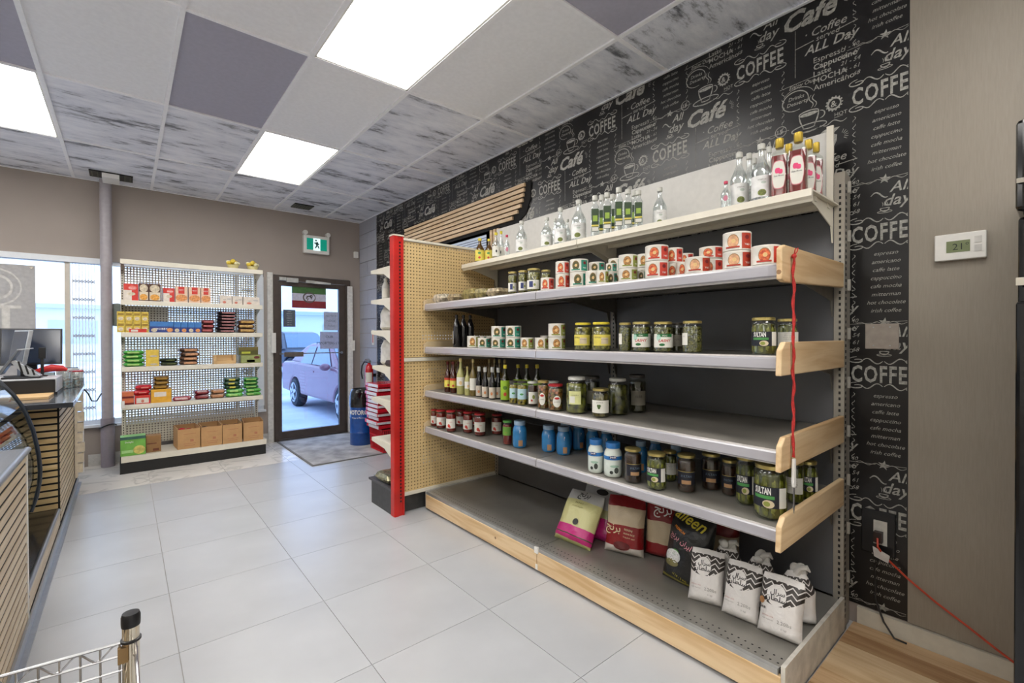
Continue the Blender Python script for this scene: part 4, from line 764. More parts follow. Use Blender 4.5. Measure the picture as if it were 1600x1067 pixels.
ITEMS = [
('oil_bottle', 0, 2.139, 2.947, 1.9, 0.0376, 0.1902),
('oil_bottle', 0, 2.1895, 2.8937, 1.9, 0.0326, 0.1843),
('yellow_cap_bottle', 0, 2.1327, 2.7318, 1.9, 0.0312, 0.1973),
('yellow_cap_bottle', 0, 2.2168, 2.7759, 1.9, 0.027, 0.228),
('pink_bottle', 0, 2.1649, 2.6431, 1.9, 0.0237, 0.1692),
('clear_bottle', 0, 2.1418, 2.4522, 1.9, 0.0406, 0.2311),
('clear_bottle', 0, 2.1414, 2.1981, 1.9, 0.0401, 0.2035),
('clear_bottle', 0, 2.3004, 2.2825, 1.9, 0.0289, 0.2396),
('clear_bottle', 0, 2.1421, 2.074, 1.9, 0.0408, 0.2412),
('clear_bottle', 0, 2.2397, 2.1045, 1.9, 0.0273, 0.1901),
('clear_bottle', 0, 2.1479, 1.9219, 1.9, 0.0469, 0.2555),
('square_bottle', 0, 2.1277, 1.7766, 1.9, 0.026, 0.2445),
('square_bottle', 0, 2.271, 1.8431, 1.9, 0.0273, 0.2921),
('square_bottle', 0, 2.1269, 1.6868, 1.9, 0.0252, 0.2413),
('square_bottle', 0, 2.2708, 1.7598, 1.9, 0.0266, 0.2762),
('square_bottle', 0, 2.1262, 1.6049, 1.9, 0.0245, 0.2498),
('square_bottle', 0, 2.1257, 1.5433, 1.9, 0.024, 0.2239),
('square_bottle', 0, 2.2704, 1.604, 1.9, 0.0252, 0.261),
('square_bottle', 0, 2.1251, 1.4749, 1.9, 0.0233, 0.2001),
('clear_bottle', 0, 2.2304, 1.4118, 1.9, 0.0365, 0.2225),
('pink_bottle', 0, 2.1245, 1.0023, 1.9, 0.0228, 0.1272),
('clear_bottle', 0, 2.1754, 0.9643, 1.9, 0.0392, 0.2596),
('clear_bottle', 0, 2.2695, 0.9601, 1.9, 0.0324, 0.2788),
('clear_bottle', 0, 2.3594, 0.9746, 1.9, 0.0306, 0.2818),
('clear_bottle', 0, 2.1421, 0.8548, 1.9, 0.0408, 0.2544),
('clear_bottle', 0, 2.2964, 0.8827, 1.9, 0.0286, 0.2924),
('rose_bottle', 0, 2.1334, 0.7782, 1.9, 0.0318, 0.2492),
('rose_bottle', 0, 2.2674, 0.7892, 1.9, 0.0294, 0.2658),
('rose_bottle', 0, 2.1342, 0.7069, 1.9, 0.0326, 0.2513),
('rose_bottle', 0, 2.2675, 0.7116, 1.9, 0.0292, 0.2598),
('rose_bottle', 0, 2.3548, 0.7091, 1.9, 0.0262, 0.2701),
('olive_jar', 1, 1.7886, 2.1316, 1.57, 0.027, 0.1359),
('olive_jar', 1, 1.7897, 2.0377, 1.57, 0.0282, 0.1327),
('olive_jar', 1, 1.7997, 1.955, 1.57, 0.0386, 0.135),
('olive_jar', 1, 1.9196, 1.9791, 1.57, 0.0285, 0.1417),
('red_can', 1, 1.8002, 1.8423, 1.57, 0.039, 0.0697),
('red_can', 1, 1.7988, 1.7274, 1.57, 0.0375, 0.0766),
('red_can', 1, 1.7988, 1.7274, 1.6476, 0.0375, 0.0665),
('green_can', 1, 1.8085, 1.6182, 1.57, 0.0477, 0.0741),
('green_can', 1, 1.8085, 1.6182, 1.6451, 0.0477, 0.0673),
('green_can', 1, 1.8, 1.5173, 1.57, 0.0379, 0.0713),
('lime_can', 1, 1.7907, 1.4493, 1.57, 0.0292, 0.0657),
('green_can', 1, 1.9318, 1.6022, 1.57, 0.042, 0.078),
('green_can', 1, 1.9318, 1.6022, 1.649, 0.042, 0.0594),
('green_can', 1, 1.8619, 1.4508, 1.57, 0.0281, 0.0631),
('green_can', 1, 1.8619, 1.4508, 1.6341, 0.0281, 0.0431),
('green_can', 1, 1.9656, 1.4946, 1.57, 0.0455, 0.078),
('green_can', 1, 1.9656, 1.4946, 1.649, 0.0455, 0.0675),
('lime_can', 1, 1.8046, 1.3101, 1.57, 0.0436, 0.0579),
('lime_can', 1, 1.8046, 1.3101, 1.6289, 0.0436, 0.0634),
('green_can', 1, 1.8663, 1.2759, 1.57, 0.0255, 0.0516),
('lime_can', 1, 1.9596, 1.3251, 1.57, 0.0363, 0.078),
('lime_can', 1, 1.9596, 1.3251, 1.649, 0.0363, 0.067),
('red_can', 1, 1.8109, 1.1622, 1.57, 0.0502, 0.0722),
('red_can', 1, 1.8109, 1.1622, 1.6432, 0.0502, 0.0696),
('red_can', 1, 1.8968, 1.1264, 1.57, 0.0366, 0.0678),
('red_can', 1, 1.8968, 1.1264, 1.6388, 0.0366, 0.0694),
('red_can', 1, 1.8647, 1.0677, 1.57, 0.0288, 0.0649),
('red_can', 1, 2.0267, 1.141, 1.57, 0.031, 0.078),
('red_can', 1, 2.0267, 1.141, 1.649, 0.031, 0.0524),
('hummus_can', 1, 1.8097, 0.971, 1.57, 0.049, 0.0657),
('red_can', 1, 1.9422, 0.9812, 1.57, 0.0483, 0.0725),
('red_can', 1, 1.9422, 0.9812, 1.6435, 0.0483, 0.0516),
('hummus_can', 1, 1.8117, 0.8115, 1.57, 0.0511, 0.0656),
('hummus_can', 1, 1.8117, 0.8115, 1.6366, 0.0511, 0.0722),
('red_can', 1, 1.8103, 0.7069, 1.57, 0.0497, 0.0723),
('wine_bottle', 2, 1.8147, 2.7843, 1.245, 0.0272, 0.2307),
('wine_bottle', 2, 1.8706, 2.7799, 1.245, 0.0273, 0.2308),
('wine_bottle', 2, 1.9267, 2.7766, 1.245, 0.0274, 0.231),
('lime_can', 2, 1.8041, 2.5623, 1.245, 0.0431, 0.078),
('green_can', 2, 1.8049, 2.4407, 1.245, 0.044, 0.0648),
('green_can', 2, 1.8092, 2.2913, 1.245, 0.0485, 0.0626),
('green_can', 2, 1.8094, 2.148, 1.245, 0.0486, 0.0644),
('lime_can', 2, 1.8022, 2.0125, 1.245, 0.0411, 0.066),
('lime_can', 2, 1.8008, 1.89, 1.245, 0.0396, 0.0658),
('lime_can', 2, 1.8078, 1.7792, 1.245, 0.047, 0.0673),
('green_can', 2, 1.8092, 2.2913, 1.3086, 0.0485, 0.0745),
('green_can', 2, 1.8094, 2.148, 1.3104, 0.0486, 0.0716),
('lime_can', 2, 1.8078, 1.7792, 1.3133, 0.047, 0.0728),
('green_can', 2, 1.9059, 2.5996, 1.245, 0.0445, 0.078),
('green_can', 2, 1.9263, 2.5097, 1.245, 0.0437, 0.078),
('lime_can', 2, 1.9513, 2.0173, 1.245, 0.0309, 0.078),
('yellow_lid_jar', 2, 1.808, 1.5895, 1.245, 0.0472, 0.1411),
('yellow_lid_jar', 2, 1.809, 1.4721, 1.245, 0.0483, 0.141),
('pea_jar_plain', 2, 1.7906, 1.316, 1.245, 0.029, 0.134),
('pea_jar', 2, 1.8032, 1.2361, 1.245, 0.0421, 0.1359),
('pea_jar', 2, 1.8023, 1.1252, 1.245, 0.0412, 0.1328),
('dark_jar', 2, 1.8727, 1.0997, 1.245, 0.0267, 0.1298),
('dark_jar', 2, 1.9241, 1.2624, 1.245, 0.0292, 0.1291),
('pea_jar_plain', 2, 1.8007, 0.9883, 1.245, 0.0395, 0.1328),
('pickle_jar', 2, 1.8035, 0.7108, 1.245, 0.0425, 0.1371),
('pickle_jar_reverse', 2, 1.93, 0.676, 1.245, 0.036, 0.1344),
('sauce_bottle', 3, 1.8135, 2.9028, 0.915, 0.0256, 0.2231),
('sauce_bottle', 3, 1.8135, 2.8257, 0.915, 0.0252, 0.226),
('sauce_bottle', 3, 1.9143, 2.917, 0.915, 0.0262, 0.2191),
('sauce_bottle', 3, 1.9344, 3.0367, 0.915, 0.027, 0.2139),
('olive_bottle', 3, 1.8085, 2.7246, 0.915, 0.0291, 0.2524),
('olive_bottle', 3, 1.8101, 2.6428, 0.915, 0.022, 0.1977),
('vinegar_bottle', 3, 1.822, 2.5917, 0.915, 0.0261, 0.2519),
('syrup_bottle', 3, 1.8307, 2.5345, 0.915, 0.0226, 0.2018),
('syrup_bottle', 3, 1.8221, 2.4541, 0.915, 0.0222, 0.2017),
('syrup_bottle', 3, 1.8188, 2.3728, 0.915, 0.0217, 0.2057),
('syrup_bottle', 3, 1.8633, 2.3663, 0.915, 0.0217, 0.2015),
('vinegar_bottle', 3, 1.9836, 2.6216, 0.915, 0.0227, 0.2411),
('vinegar_bottle', 3, 1.9836, 2.5625, 0.915, 0.0224, 0.2432),
('vinegar_bottle', 3, 1.9836, 2.5051, 0.915, 0.0221, 0.2451),
('vinegar_bottle', 3, 1.9836, 2.4492, 0.915, 0.0218, 0.247),
('lime_bottle', 3, 1.8204, 2.2427, 0.915, 0.029, 0.2261),
('lime_bottle', 3, 1.9487, 2.2687, 0.915, 0.029, 0.2219),
('lime_bottle', 3, 1.9487, 2.1821, 0.915, 0.0283, 0.2256),
('lime_bottle', 3, 1.9487, 2.0878, 0.915, 0.0276, 0.2296),
('pepper_jar', 3, 1.7959, 2.1329, 0.915, 0.027, 0.136),
('pepper_jar', 3, 1.7943, 2.0518, 0.915, 0.0302, 0.1403),
('honey_jar', 3, 1.8168, 1.9841, 0.915, 0.0316, 0.1419),
('mix_jar', 3, 1.7875, 1.865, 0.915, 0.0329, 0.1577),
('mix_jar_red', 3, 1.7996, 1.7818, 0.915, 0.0417, 0.1429),
('honey_jar', 3, 1.949, 1.9552, 0.915, 0.0417, 0.1385),
('cucumber_jar', 3, 1.8273, 1.6528, 0.915, 0.0569, 0.1888),
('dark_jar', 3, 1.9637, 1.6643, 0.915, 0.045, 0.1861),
('heart_jar', 3, 1.8217, 1.4878, 0.915, 0.0424, 0.1418),
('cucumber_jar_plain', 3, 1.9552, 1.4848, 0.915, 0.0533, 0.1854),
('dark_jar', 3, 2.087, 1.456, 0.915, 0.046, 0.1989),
('tomato_jar', 4, 1.8026, 3.0815, 0.64, 0.0264, 0.1281),
('tomato_jar', 4, 1.8023, 2.9794, 0.64, 0.0377, 0.1353),
('tomato_jar', 4, 1.7894, 2.8215, 0.64, 0.0364, 0.1525),
('tomato_jar', 4, 1.8628, 2.715, 0.64, 0.0362, 0.1487),
('tomato_jar', 4, 1.8724, 2.5846, 0.64, 0.0407, 0.1525),
('tomato_jar', 4, 1.9866, 2.5407, 0.64, 0.0379, 0.1395),
('tomato_jar', 4, 1.9498, 2.9362, 0.64, 0.0362, 0.1272),
('tomato_jar', 4, 2.0206, 2.845, 0.64, 0.036, 0.1211),
('green_lid_jar', 4, 1.8425, 2.2487, 0.64, 0.0302, 0.1508),
('blue_jar', 4, 1.8566, 2.1479, 0.64, 0.0432, 0.1614),
('blue_jar', 4, 1.9195, 1.9581, 0.64, 0.0415, 0.1536),
('blue_jar', 4, 1.9322, 1.8491, 0.64, 0.0402, 0.1584),
('blue_jar', 4, 2.0273, 1.9205, 0.64, 0.0382, 0.1638),
('blue_jar', 4, 2.0906, 1.8757, 0.64, 0.0379, 0.1541),
('blue_jar', 4, 2.0776, 1.756, 0.64, 0.0366, 0.1547),
('blue_jar', 4, 2.1077, 1.6783, 0.64, 0.0358, 0.1477),
('blue_jar', 4, 1.9751, 1.3577, 0.64, 0.0308, 0.1524),
('blue_jar', 4, 2.0759, 1.3397, 0.64, 0.0312, 0.1536),
('blue_jar', 4, 2.0246, 1.1956, 0.64, 0.0289, 0.1512),
('cheese_jar', 4, 1.8027, 1.5028, 0.64, 0.0393, 0.1631),
('cheese_jar', 4, 1.8126, 1.4042, 0.64, 0.044, 0.1622),
('brown_pickle_jar', 4, 1.8089, 1.2864, 0.64, 0.0388, 0.1572),
('pickle_jar', 4, 1.8066, 1.1599, 0.64, 0.0433, 0.1609),
('pickle_jar_reverse', 4, 1.9563, 1.1846, 0.64, 0.0312, 0.1404),
('brown_pickle_jar', 4, 1.876, 1.0569, 0.64, 0.0392, 0.1626),
('brown_pickle_jar', 4, 1.9862, 1.0017, 0.64, 0.0403, 0.1607),
('brown_pickle_jar', 4, 1.972, 0.9131, 0.64, 0.032, 0.1511),
('pickle_jar', 4, 1.9181, 0.8211, 0.64, 0.0391, 0.1933),
('pickle_jar', 4, 1.8442, 0.7019, 0.64, 0.0572, 0.2007),
('pickle_jar_reverse', 4, 2.0836, 0.7024, 0.64, 0.0355, 0.1697),
('pickle_jar', 4, 2.1657, 0.6776, 0.64, 0.0334, 0.1598),
]
def place_items():
    used = set(); by = {}
    for it in ITEMS: by.setdefault((it[0], it[1]), []).append(it)
    for (k, s), L in by.items():
        L.sort(key=lambda i: (-i[3]/i[2], i[4])); tower = {}
        for i in L: tower.setdefault((i[2], i[3]), []).append(i)
        towers = list(tower.values()); n = 0
        tot = len(towers)
        for ti, tw_ in enumerate(towers):
            for lv, (kk, s_, x, y, z, rr, hh) in enumerate(sorted(tw_, key=lambda i: i[4])):
                root, r0, h0, desc, cat = PR[kk]
                o = root if kk not in used else dup(root); used.add(kk)
                o.location = (x, y, z+.0005); o.scale = (rr/r0, rr/r0, hh/h0)
                o.rotation_euler = (0, 0, math.atan2(-x, y)+RND.uniform(-.25, .25)*(0 if 'square' in kk else 1))
                pos = '' if tot == 1 else ', %s from far end' % ORD[ti+1] if tot-ti > 1 or tot > 2 else ', nearer of two'
                if tot == 2: pos = (', farther of two', ', nearer of two')[ti]
                lvs = '' if len(tw_) == 1 and not any(abs(j[2]-x)+abs(j[3]-y) < 1e-6 and j[4] != z for j in ITEMS) else (', stack bottom' if z < 1.26 or 1.57 <= z < 1.60 else ', stack top')
                o['label'] = '%s, %s%s%s' % (SHORT[kk], SHN[s], pos, lvs); o['category'] = cat
                o['group'] = '%s on the %s' % (GRP[cat], SHN[s])
    for k, v in PR.items():
        if k not in used: print('UNUSED', k)
place_items()
# ================================================================ RED-POST PEGBOARD GONDOLA
rg = thing('pegboard_gondola', 'tan pegboard gondola with tall red slotted post at the shelf end', 'shelving', (2.0,3.2,0))
redm = M('red_enamel', (200,38,32), .38, .1, var=.14, scale=9); peg = M('tan_pegboard', (212,184,132), .55, var=.06, scale=6)
part('post', MB().box(1.497,1.578,3.135,3.19,0,2.058).box(1.50,1.532,3.128,3.136,0,2.058).box(1.566,1.578,3.128,3.136,0,2.058), redm, rg, bevel=.002)
s_ = MB()
for k in range(76): s_.box(1.545,1.556,3.133,3.137,.10+.0254*k,.114+.0254*k)
part('slots', s_, black, rg, kind='stuff'); part('cap', MB().box(1.494,1.582,3.125,3.195,2.058,2.068), M('cap_cream', (214,206,190), .5), rg)
for z0, z1 in ((.165,1.135),(1.165,2.03)):
    n = int((z1-z0)/.0254); part('pegboard', perforated(MB(), (1.579,3.143,z0), (1,0,0), (0,0,1), 38, n, .0254, (z1-z0)/n, .0050, (0,.005,0)), peg, rg)
for x0, x1, z0, z1 in ((1.58,1.75,.17,2.02),(1.75,2.52,.17,.33),(1.75,2.52,.62,.80),(1.75,2.52,.87,.99),(1.75,2.52,1.08,1.30),(1.75,2.52,1.36,2.02)): part('backer', MB().box(x0,x1,3.166,3.170,z0,z1), M('backer_dark',(52,44,32),.8), rg)
for z in (.15, 1.148): part('rail', MB().box(1.578,2.55,3.132,3.155,z-.012,z+.014), cr, rg, bevel=.002)
part('top_rail', MB().box(1.578,2.55,3.128,3.175,2.032,2.050), cr, rg, bevel=.003)
part('far_post', MB().box(2.50,2.552,3.15,3.19,0,2.03), redm, rg)
for z, d in ((1.845,.34),(1.61,.34),(1.37,.34),(1.095,.32),(.845,.34),(.525,.34)):
    s_ = part('shelf', MB().box(1.500,2.50,3.192,3.19+d,z-.006,z).box(1.5005,2.50,3.188+d,3.20+d,z-.026,z-.001), cr, rg)
    for x in (1.498, 2.49): part('bracket', MB().prism([(3.192,z-.006),(3.185+d,z-.006),(3.185+d,z-.028),(3.30,z-.05),(3.192,z-.10)], 'x', x, x+.003), cr, s_)
b_ = part('base_deck', MB().box(1.499,2.50,3.19,3.60,.175,.19), M('dark_grey_enamel', (74,74,78), .45), rg); part('kick_panel', MB().box(1.502,2.50,3.19,3.55,.0,.175), M('dark_kick', (62,62,62), .5, var=.2), b_)
# things on its hidden side, glimpsed left of the post
def pack(name, label, cat, x0, x1, y0, y1, z0, h, mt, group=None, puff=.5, prints=(), seed=0, seams=True):
    """a soft sealed packet lying flat: pillow with crimped ends"""
    t = thing(name, label, cat, group=group); m = MB(); nx, ny = 12, 8; w_, d = x1-x0, y1-y0; R_ = random.Random(seed)
    ph = R_.uniform(0, 6)
    def P(i, j, s):
        u, v = i/nx*2-1, j/ny*2-1; e = (max(0, 1-abs(u)**6)*max(0, 1-abs(v)**6))**.32
        wr2 = .06*math.sin(5*u+ph)*math.cos(4*v+ph)*e
        return (u*w_/2, v*d/2, h*.5*(1+s*(e*(.94+wr2)+.03)) if s > 0 else h*.5*(1-e*.98))
    for s in (1, -1):
        o = len(m.v)
        for i in range(nx+1):
            for j in range(ny+1): m.v.append(P(i, j, s))
        for i in range(nx):
            for j in range(ny):
                a = o+i*(ny+1)+j; q = (a, a+ny+1, a+ny+2, a+1); m.face(*(q if s > 0 else q[::-1]))
    for i, j in [(i, 0) for i in range(nx)]+[(i, ny) for i in range(nx)]: a, b = i*(ny+1)+j, (i+1)*(ny+1)+j; o = (nx+1)*(ny+1); m.face(a, b, b+o, a+o)
    for j in range(ny):
        for i in (0, nx): a = i*(ny+1)+j; o = (nx+1)*(ny+1); m.face(a, a+1, a+1+o, a+o)
    part('wrapper', m, mt, t, smooth=True)
    for (u0, u1, z0_, z1_, pm) in prints:
        q = MB(); N = 8; pts = [u0+(u1-u0)*k/N for k in range(N+1)]
        for k in range(N):
            a, b = pts[k], pts[k+1]
            for (za, zb) in ((z0_, (z0_+z1_)/2), ((z0_+z1_)/2, z1_)):
                f = lambda u, zz: (u*w_/2, -d/2*(1-.30*abs(2*zz-1)**3)-.003-.002*0, h*zz)
                q.add([f(a, za), f(b, za), f(b, zb), f(a, zb)], [(0,1,2,3)])
        part('print', q, pm, t, smooth=True)
    t.location = ((x0+x1)/2, (y0+y1)/2, z0); t.rotation_euler = (0, 0, R_.uniform(-.12,.12)); return t
whb = M('plastic_white', (214,212,206), .35, var=.12, scale=20, bump=.3)
def sack(name, label, cat, w_, h, d, mt, loc, rz, tilt, group=None, roll=0, prints=None, knot=False, seed=1, extra=None):
    """a filled standing bag: pillow upright, flat bottom, pinched top"""
    t = thing(name, label, cat, group=group); m = MB(); nx, nz = 20, 26; R_ = random.Random(seed); ph = R_.uniform(0,6)
    def dep(u, v):   # half thickness at u in -1..1, v 0..1
        e = max(0, 1-abs(u)**3)**.55; b = min(1, (v/.10))**.5 if v < .10 else 1; tp = 1 if v < .62 else max(.03, 1-((v-.62)/.38)**1.5)
        return d/2*e*b*tp*(1+.05*math.sin(7*u+5*v+ph)*math.sin(9*v-3*u+ph)+.02*math.sin(23*v+11*u))+.002
    def X(u, v): return u*w_/2*(1-.07*math.sin(PI*min(1, v*1.1)))*(1-.10*max(0, v-.8)/.2 if not knot else 1-.55*max(0, v-.66)/.34)
    def P(u, v, s): return (X(u, v), s*dep(u, v), h*v*(1-.02*abs(u)))
    uv = []
    for s in (-1, 1):
        for i in range(nx+1):
            for j in range(nz+1): m.v.append(P(i/nx*2-1, j/nz, s)); uv.append((i/nx, j/nz))
    o2 = (nx+1)*(nz+1)
    for s in (0, 1):
        for i in range(nx):
            for j in range(nz):
                a = s*o2+i*(nz+1)+j; q = (a, a+nz+1, a+nz+2, a+1); m.face(*(q if s == 0 else q[::-1]))
    for i in range(nx):
        for j in (0, nz): a = i*(nz+1)+j; b = a+nz+1; q = (a, b, b+o2, a+o2); m.face(*(q[::-1] if j == 0 else q))
    for j in range(nz):
        for i in (0, nx): a = i*(nz+1)+j; q = (a, a+1, a+1+o2, a+o2); m.face(*(q if i == 0 else q[::-1]))
    body = part('bag_body', m, mt, t, smooth=True); me = body.data; l = me.uv_layers.new(name='UVMap')
    for lp in me.loops: l.data[lp.index].uv = uv[lp.vertex_index]
    surf = lambda x, z: (x, -dep(max(-1, min(1, 2*x/w_)), max(0, min(1, z/h)))-.0022, z)
    for spec in prints or ():
        q = MB()
        if spec[0] == 'text': put_text(q, spec[1], spec[4], (lambda x, y, s=spec: surf(s[2]+x*math.cos(s[6])-y*math.sin(s[6]), s[3]+x*math.sin(s[6])+y*math.cos(s[6]))), align='CENTER', **spec[7]); part('lettering', q, spec[5], body)
        else:
            _, cx, cz, rx, rz_, pm = spec; n = 20; v = [surf(cx+f_*rx*math.cos(2*PI*k/n), cz+f_*rz_*math.sin(2*PI*k/n)) for f_ in (1, .66, .33) for k in range(n)]+[surf(cx, cz)]
            v = [(a, b-(.0006 if len(spec) > 5 else 0), c_) for a, b, c_ in v]
            q.add(v, [(r_*n+k, r_*n+(k+1) % n, (r_+1)*n+(k+1) % n, (r_+1)*n+k) for r_ in (0, 1) for k in range(n)]+[(2*n+k, 2*n+(k+1) % n, 3*n) for k in range(n)]); part('print', q, pm, body)
    if knot:
        k_ = MB(); R2 = random.Random(seed)
        for _ in range(5):
            a = R2.uniform(0, 6); k_.ball((.025*math.cos(a), .02*math.sin(a), h*.99+R2.uniform(-.01,.02)), R2.uniform(.018,.03), 9, 6, 1.1, .8, R2.uniform(.7,1.3))
        k_.tube([(0,0,h*.95),(.02,-.01,h+.02),(.045,-.015,h+.03),(.06,-.01,h+.01)], [.02,.016,.014,.004], 8); part('knotted_top', k_, whb, t, smooth=True)
    sc_ = .79 if 'chevron' in name else 1; t.scale = (sc_, sc_, sc_); t.location = loc; t.rotation_mode = 'XYZ'; t.rotation_euler = (Matrix.Rotation(rz, 3, 'Z') @ Matrix.Rotation(-tilt, 3, 'X') @ Matrix.Rotation(roll, 3, 'Y')).to_euler(); return t
PR_ = 0
for i, (z, w2, h2, lb) in enumerate(((1.374,.16,.19,'upper white flatbread bag on the hidden side of the red-post gondola'), (1.099,.17,.20,'lower white flatbread bag on the hidden side of the red-post gondola'))):
    sack('bread_bag', lb, 'bread bag', .22, h2, .15, whb, (1.63, 3.42, z), -1.2, 0, 'white bags on the hidden gondola shelves', seed=i)
product('white_bottle', 'small white bottle on a hidden gondola shelf left of the red post', 'bottle', .03, .17, botp(.03,.17,.6,.4), M('bottle_milky',(206,206,200),.4), None, None, cap(.03,.17,.42), lidw, [(.0306,'band',(.02,.09,-1.3,1.3),paper)], [])
PR['white_bottle'][0].location = (1.58, 3.44, 1.611)
pack('dark_packet', 'small dark packet on a hidden gondola shelf beside the red post', 'packet', 1.51, 1.60, 3.20, 3.32, .8465+.249, .05, M('pack_darkbrown',(50,30,28),.35,var=.5,scale=40), seed=3)
pack('foil_packet', 'crumpled silvery foil packet on the dark base of the red-post gondola', 'packet', 1.51, 1.72, 3.28, 3.52, .191, .07, M('foil_olive',(170,164,130),.2,.6,var=.5,scale=30,bump=.6), seed=5)

# ---- slatted panel and painted reflection board on the black wall
sp = thing('slatted_wall_panel', 'horizontal oak slat panel on black backing, hung high on the wallpaper behind the gondola', 'wall panel', (XW,3.9,2.3))
oak = wood('oak_slat', (222,196,162), (200,170,132), 'Y', .5, 3, False)
part('backing', MB().prism([(2.80,2.598),(5.02,2.612),(5.02,2.29),(3.36,2.285),(3.36,2.27),(2.98,2.27),(2.86,2.34),(2.81,2.45)], 'x', XW-.017, XW-.005), M('felt_black', (20,18,18), .9), sp)
for k in range(7):
    z1 = 2.590-.041*k; y0 = [2.862,2.868,2.876,2.886,2.91,2.95,3.02][k]; part('slat', MB().box(XW-.034, XW-.017, y0, 5.0, z1-.029, z1), oak, sp, bevel=.001)
part('side_backing', MB().box(XW-.017,XW-.005,3.19,3.36,1.60,2.29), M('felt_black'), sp)
for k in range(3): part('slat', MB().box(XW-.034,XW-.017,3.205+.05*k,3.235+.05*k,1.60,2.28), oak, sp)
mr = thing('striped_board', 'board with reflections painted on, pale blue with thin grey stripes, under the slatted wall panel', 'board', (XW,4.1,1.6))
part('sheet', MB().box(XW-.016,XW-.010,3.40,4.85,1.15,2.26), M('board_paleblue', (206,218,238), .3, var=.05), mr)  # reflections in a glossy panel, painted as diffuse pale blue with grey stripes
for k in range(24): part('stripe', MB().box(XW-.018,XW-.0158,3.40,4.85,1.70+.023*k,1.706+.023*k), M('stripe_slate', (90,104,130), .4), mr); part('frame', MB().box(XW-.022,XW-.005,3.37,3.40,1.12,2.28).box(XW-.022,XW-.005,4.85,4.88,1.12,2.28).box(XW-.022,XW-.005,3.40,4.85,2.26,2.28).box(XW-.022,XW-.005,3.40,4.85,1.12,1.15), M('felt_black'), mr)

# ---- bags on the deck
def bagmat(name, stops, rough=.35, chevron=False, window=None):
    m = bpy.data.materials.new(name); m.use_nodes = True; nt = m.node_tree; b = nt.nodes['Principled BSDF']; b.inputs['Roughness'].default_value = rough
    uv = nd(nt, 'ShaderNodeUVMap'); sep = nd(nt, 'ShaderNodeSeparateXYZ'); nt.links.new(uv.outputs[0], sep.inputs[0]); u, v = sep.outputs[0], sep.outputs[1]
    tc = nd(nt, 'ShaderNodeTexCoord'); nz = nd(nt, 'ShaderNodeTexNoise'); nz.inputs['Scale'].default_value = 14; nt.links.new(tc.outputs['Object'], nz.inputs[0])
    vv = mth(nt, 'ADD', v, mth(nt, 'MULTIPLY', mth(nt, 'SUBTRACT', nz.outputs[0], .5), .05))
    rp = nd(nt, 'ShaderNodeValToRGB'); rp.color_ramp.interpolation = 'CONSTANT'; e = rp.color_ramp.elements; e[0].position = 0; e[0].color = (*sr(stops[0][1]), 1); e[1].position = stops[1][0]; e[1].color = (*sr(stops[1][1]), 1)
    for p_, c3 in stops[2:]: k = e.new(p_); k.color = (*sr(c3), 1)
    nt.links.new(vv, rp.inputs[0]); out = rp.outputs[0]
    if chevron:
        tri = mth(nt, 'PINGPONG', mth(nt, 'MULTIPLY', u, 4.0), .5); fr_ = mth(nt, 'FRACT', mth(nt, 'MULTIPLY', mth(nt, 'ADD', v, mth(nt, 'MULTIPLY', tri, .15)), 10.5)); zz = mth(nt, 'GREATER_THAN', fr_, .24)
        lo = mth(nt, 'GREATER_THAN', mth(nt, 'SUBTRACT', v, mth(nt, 'MULTIPLY', mth(nt, 'POWER', mth(nt, 'ABSOLUTE', mth(nt, 'SUBTRACT', u, .42)), 2), .55)), .50); hi = mth(nt, 'LESS_THAN', v, .90)
        k = mth(nt, 'MULTIPLY', mth(nt, 'MULTIPLY', zz, lo), hi); out = mixc(nt, k, sr((222,218,214)), sr((58,52,48)))
        dx = mth(nt, 'SUBTRACT', u, .42); dy = mth(nt, 'MULTIPLY', mth(nt, 'SUBTRACT', v, .67), 1.35); rr = mth(nt, 'SQRT', mth(nt, 'ADD', mth(nt, 'MULTIPLY', dx, dx), mth(nt, 'MULTIPLY', dy, dy)))
        out = mixc(nt, mth(nt, 'LESS_THAN', rr, .235), out, sr((224,220,216)))
    nt.links.new(out, b.inputs['Base Color']); bp = nd(nt, 'ShaderNodeBump'); bp.inputs['Strength'].default_value = .5; bp.inputs['Distance'].default_value = .01
    n2 = nd(nt, 'ShaderNodeTexNoise'); n2.inputs['Scale'].default_value = 16; n2.inputs['Detail'].default_value = 3; n2.inputs['Distortion'].default_value = 1.5; nt.links.new(tc.outputs['Object'], n2.inputs[0]); nt.links.new(n2.outputs[0], bp.inputs['Height']); nt.links.new(bp.outputs[0], b.inputs['Normal'])
    return m
by_ = bagmat('bag_yellow_pink', [(0,(196,196,130)),(.06,(196,44,120)),(.13,(70,76,40)),(.15,(206,44,130)),(.30,(214,210,150)),(.80,(196,196,194))]); bs_ = bagmat('bag_silver', [(0,(190,44,120)),(.35,(190,190,140)),(.5,(186,188,190))], .25)
br_ = bagmat('bag_red_cream', [(0,(206,198,188)),(.14,(134,24,28)),(.50,(206,188,158)),(.82,(128,22,28))]); br2 = bagmat('bag_red_cream_b', [(0,(126,22,26)),(.25,(196,178,148)),(.62,(128,22,28))])
bk_ = bagmat('bag_black', [(0,(30,28,26)),(.03,(150,140,50)),(.06,(26,26,26)),(.9,(30,30,32))], .3); ch_ = bagmat('bag_chevron', [(0,(222,218,214)),(.5,(222,218,214))], .4, True)
DZ = .1415; FACE = math.radians(-50)
cream = M('ink_cream', (226,210,170), .5); gold2 = M('ink_yellow', (206,190,60), .5); pinkm = M('ink_pink', (220,150,160), .5)
G_ = 'rice bags on the lowest deck'
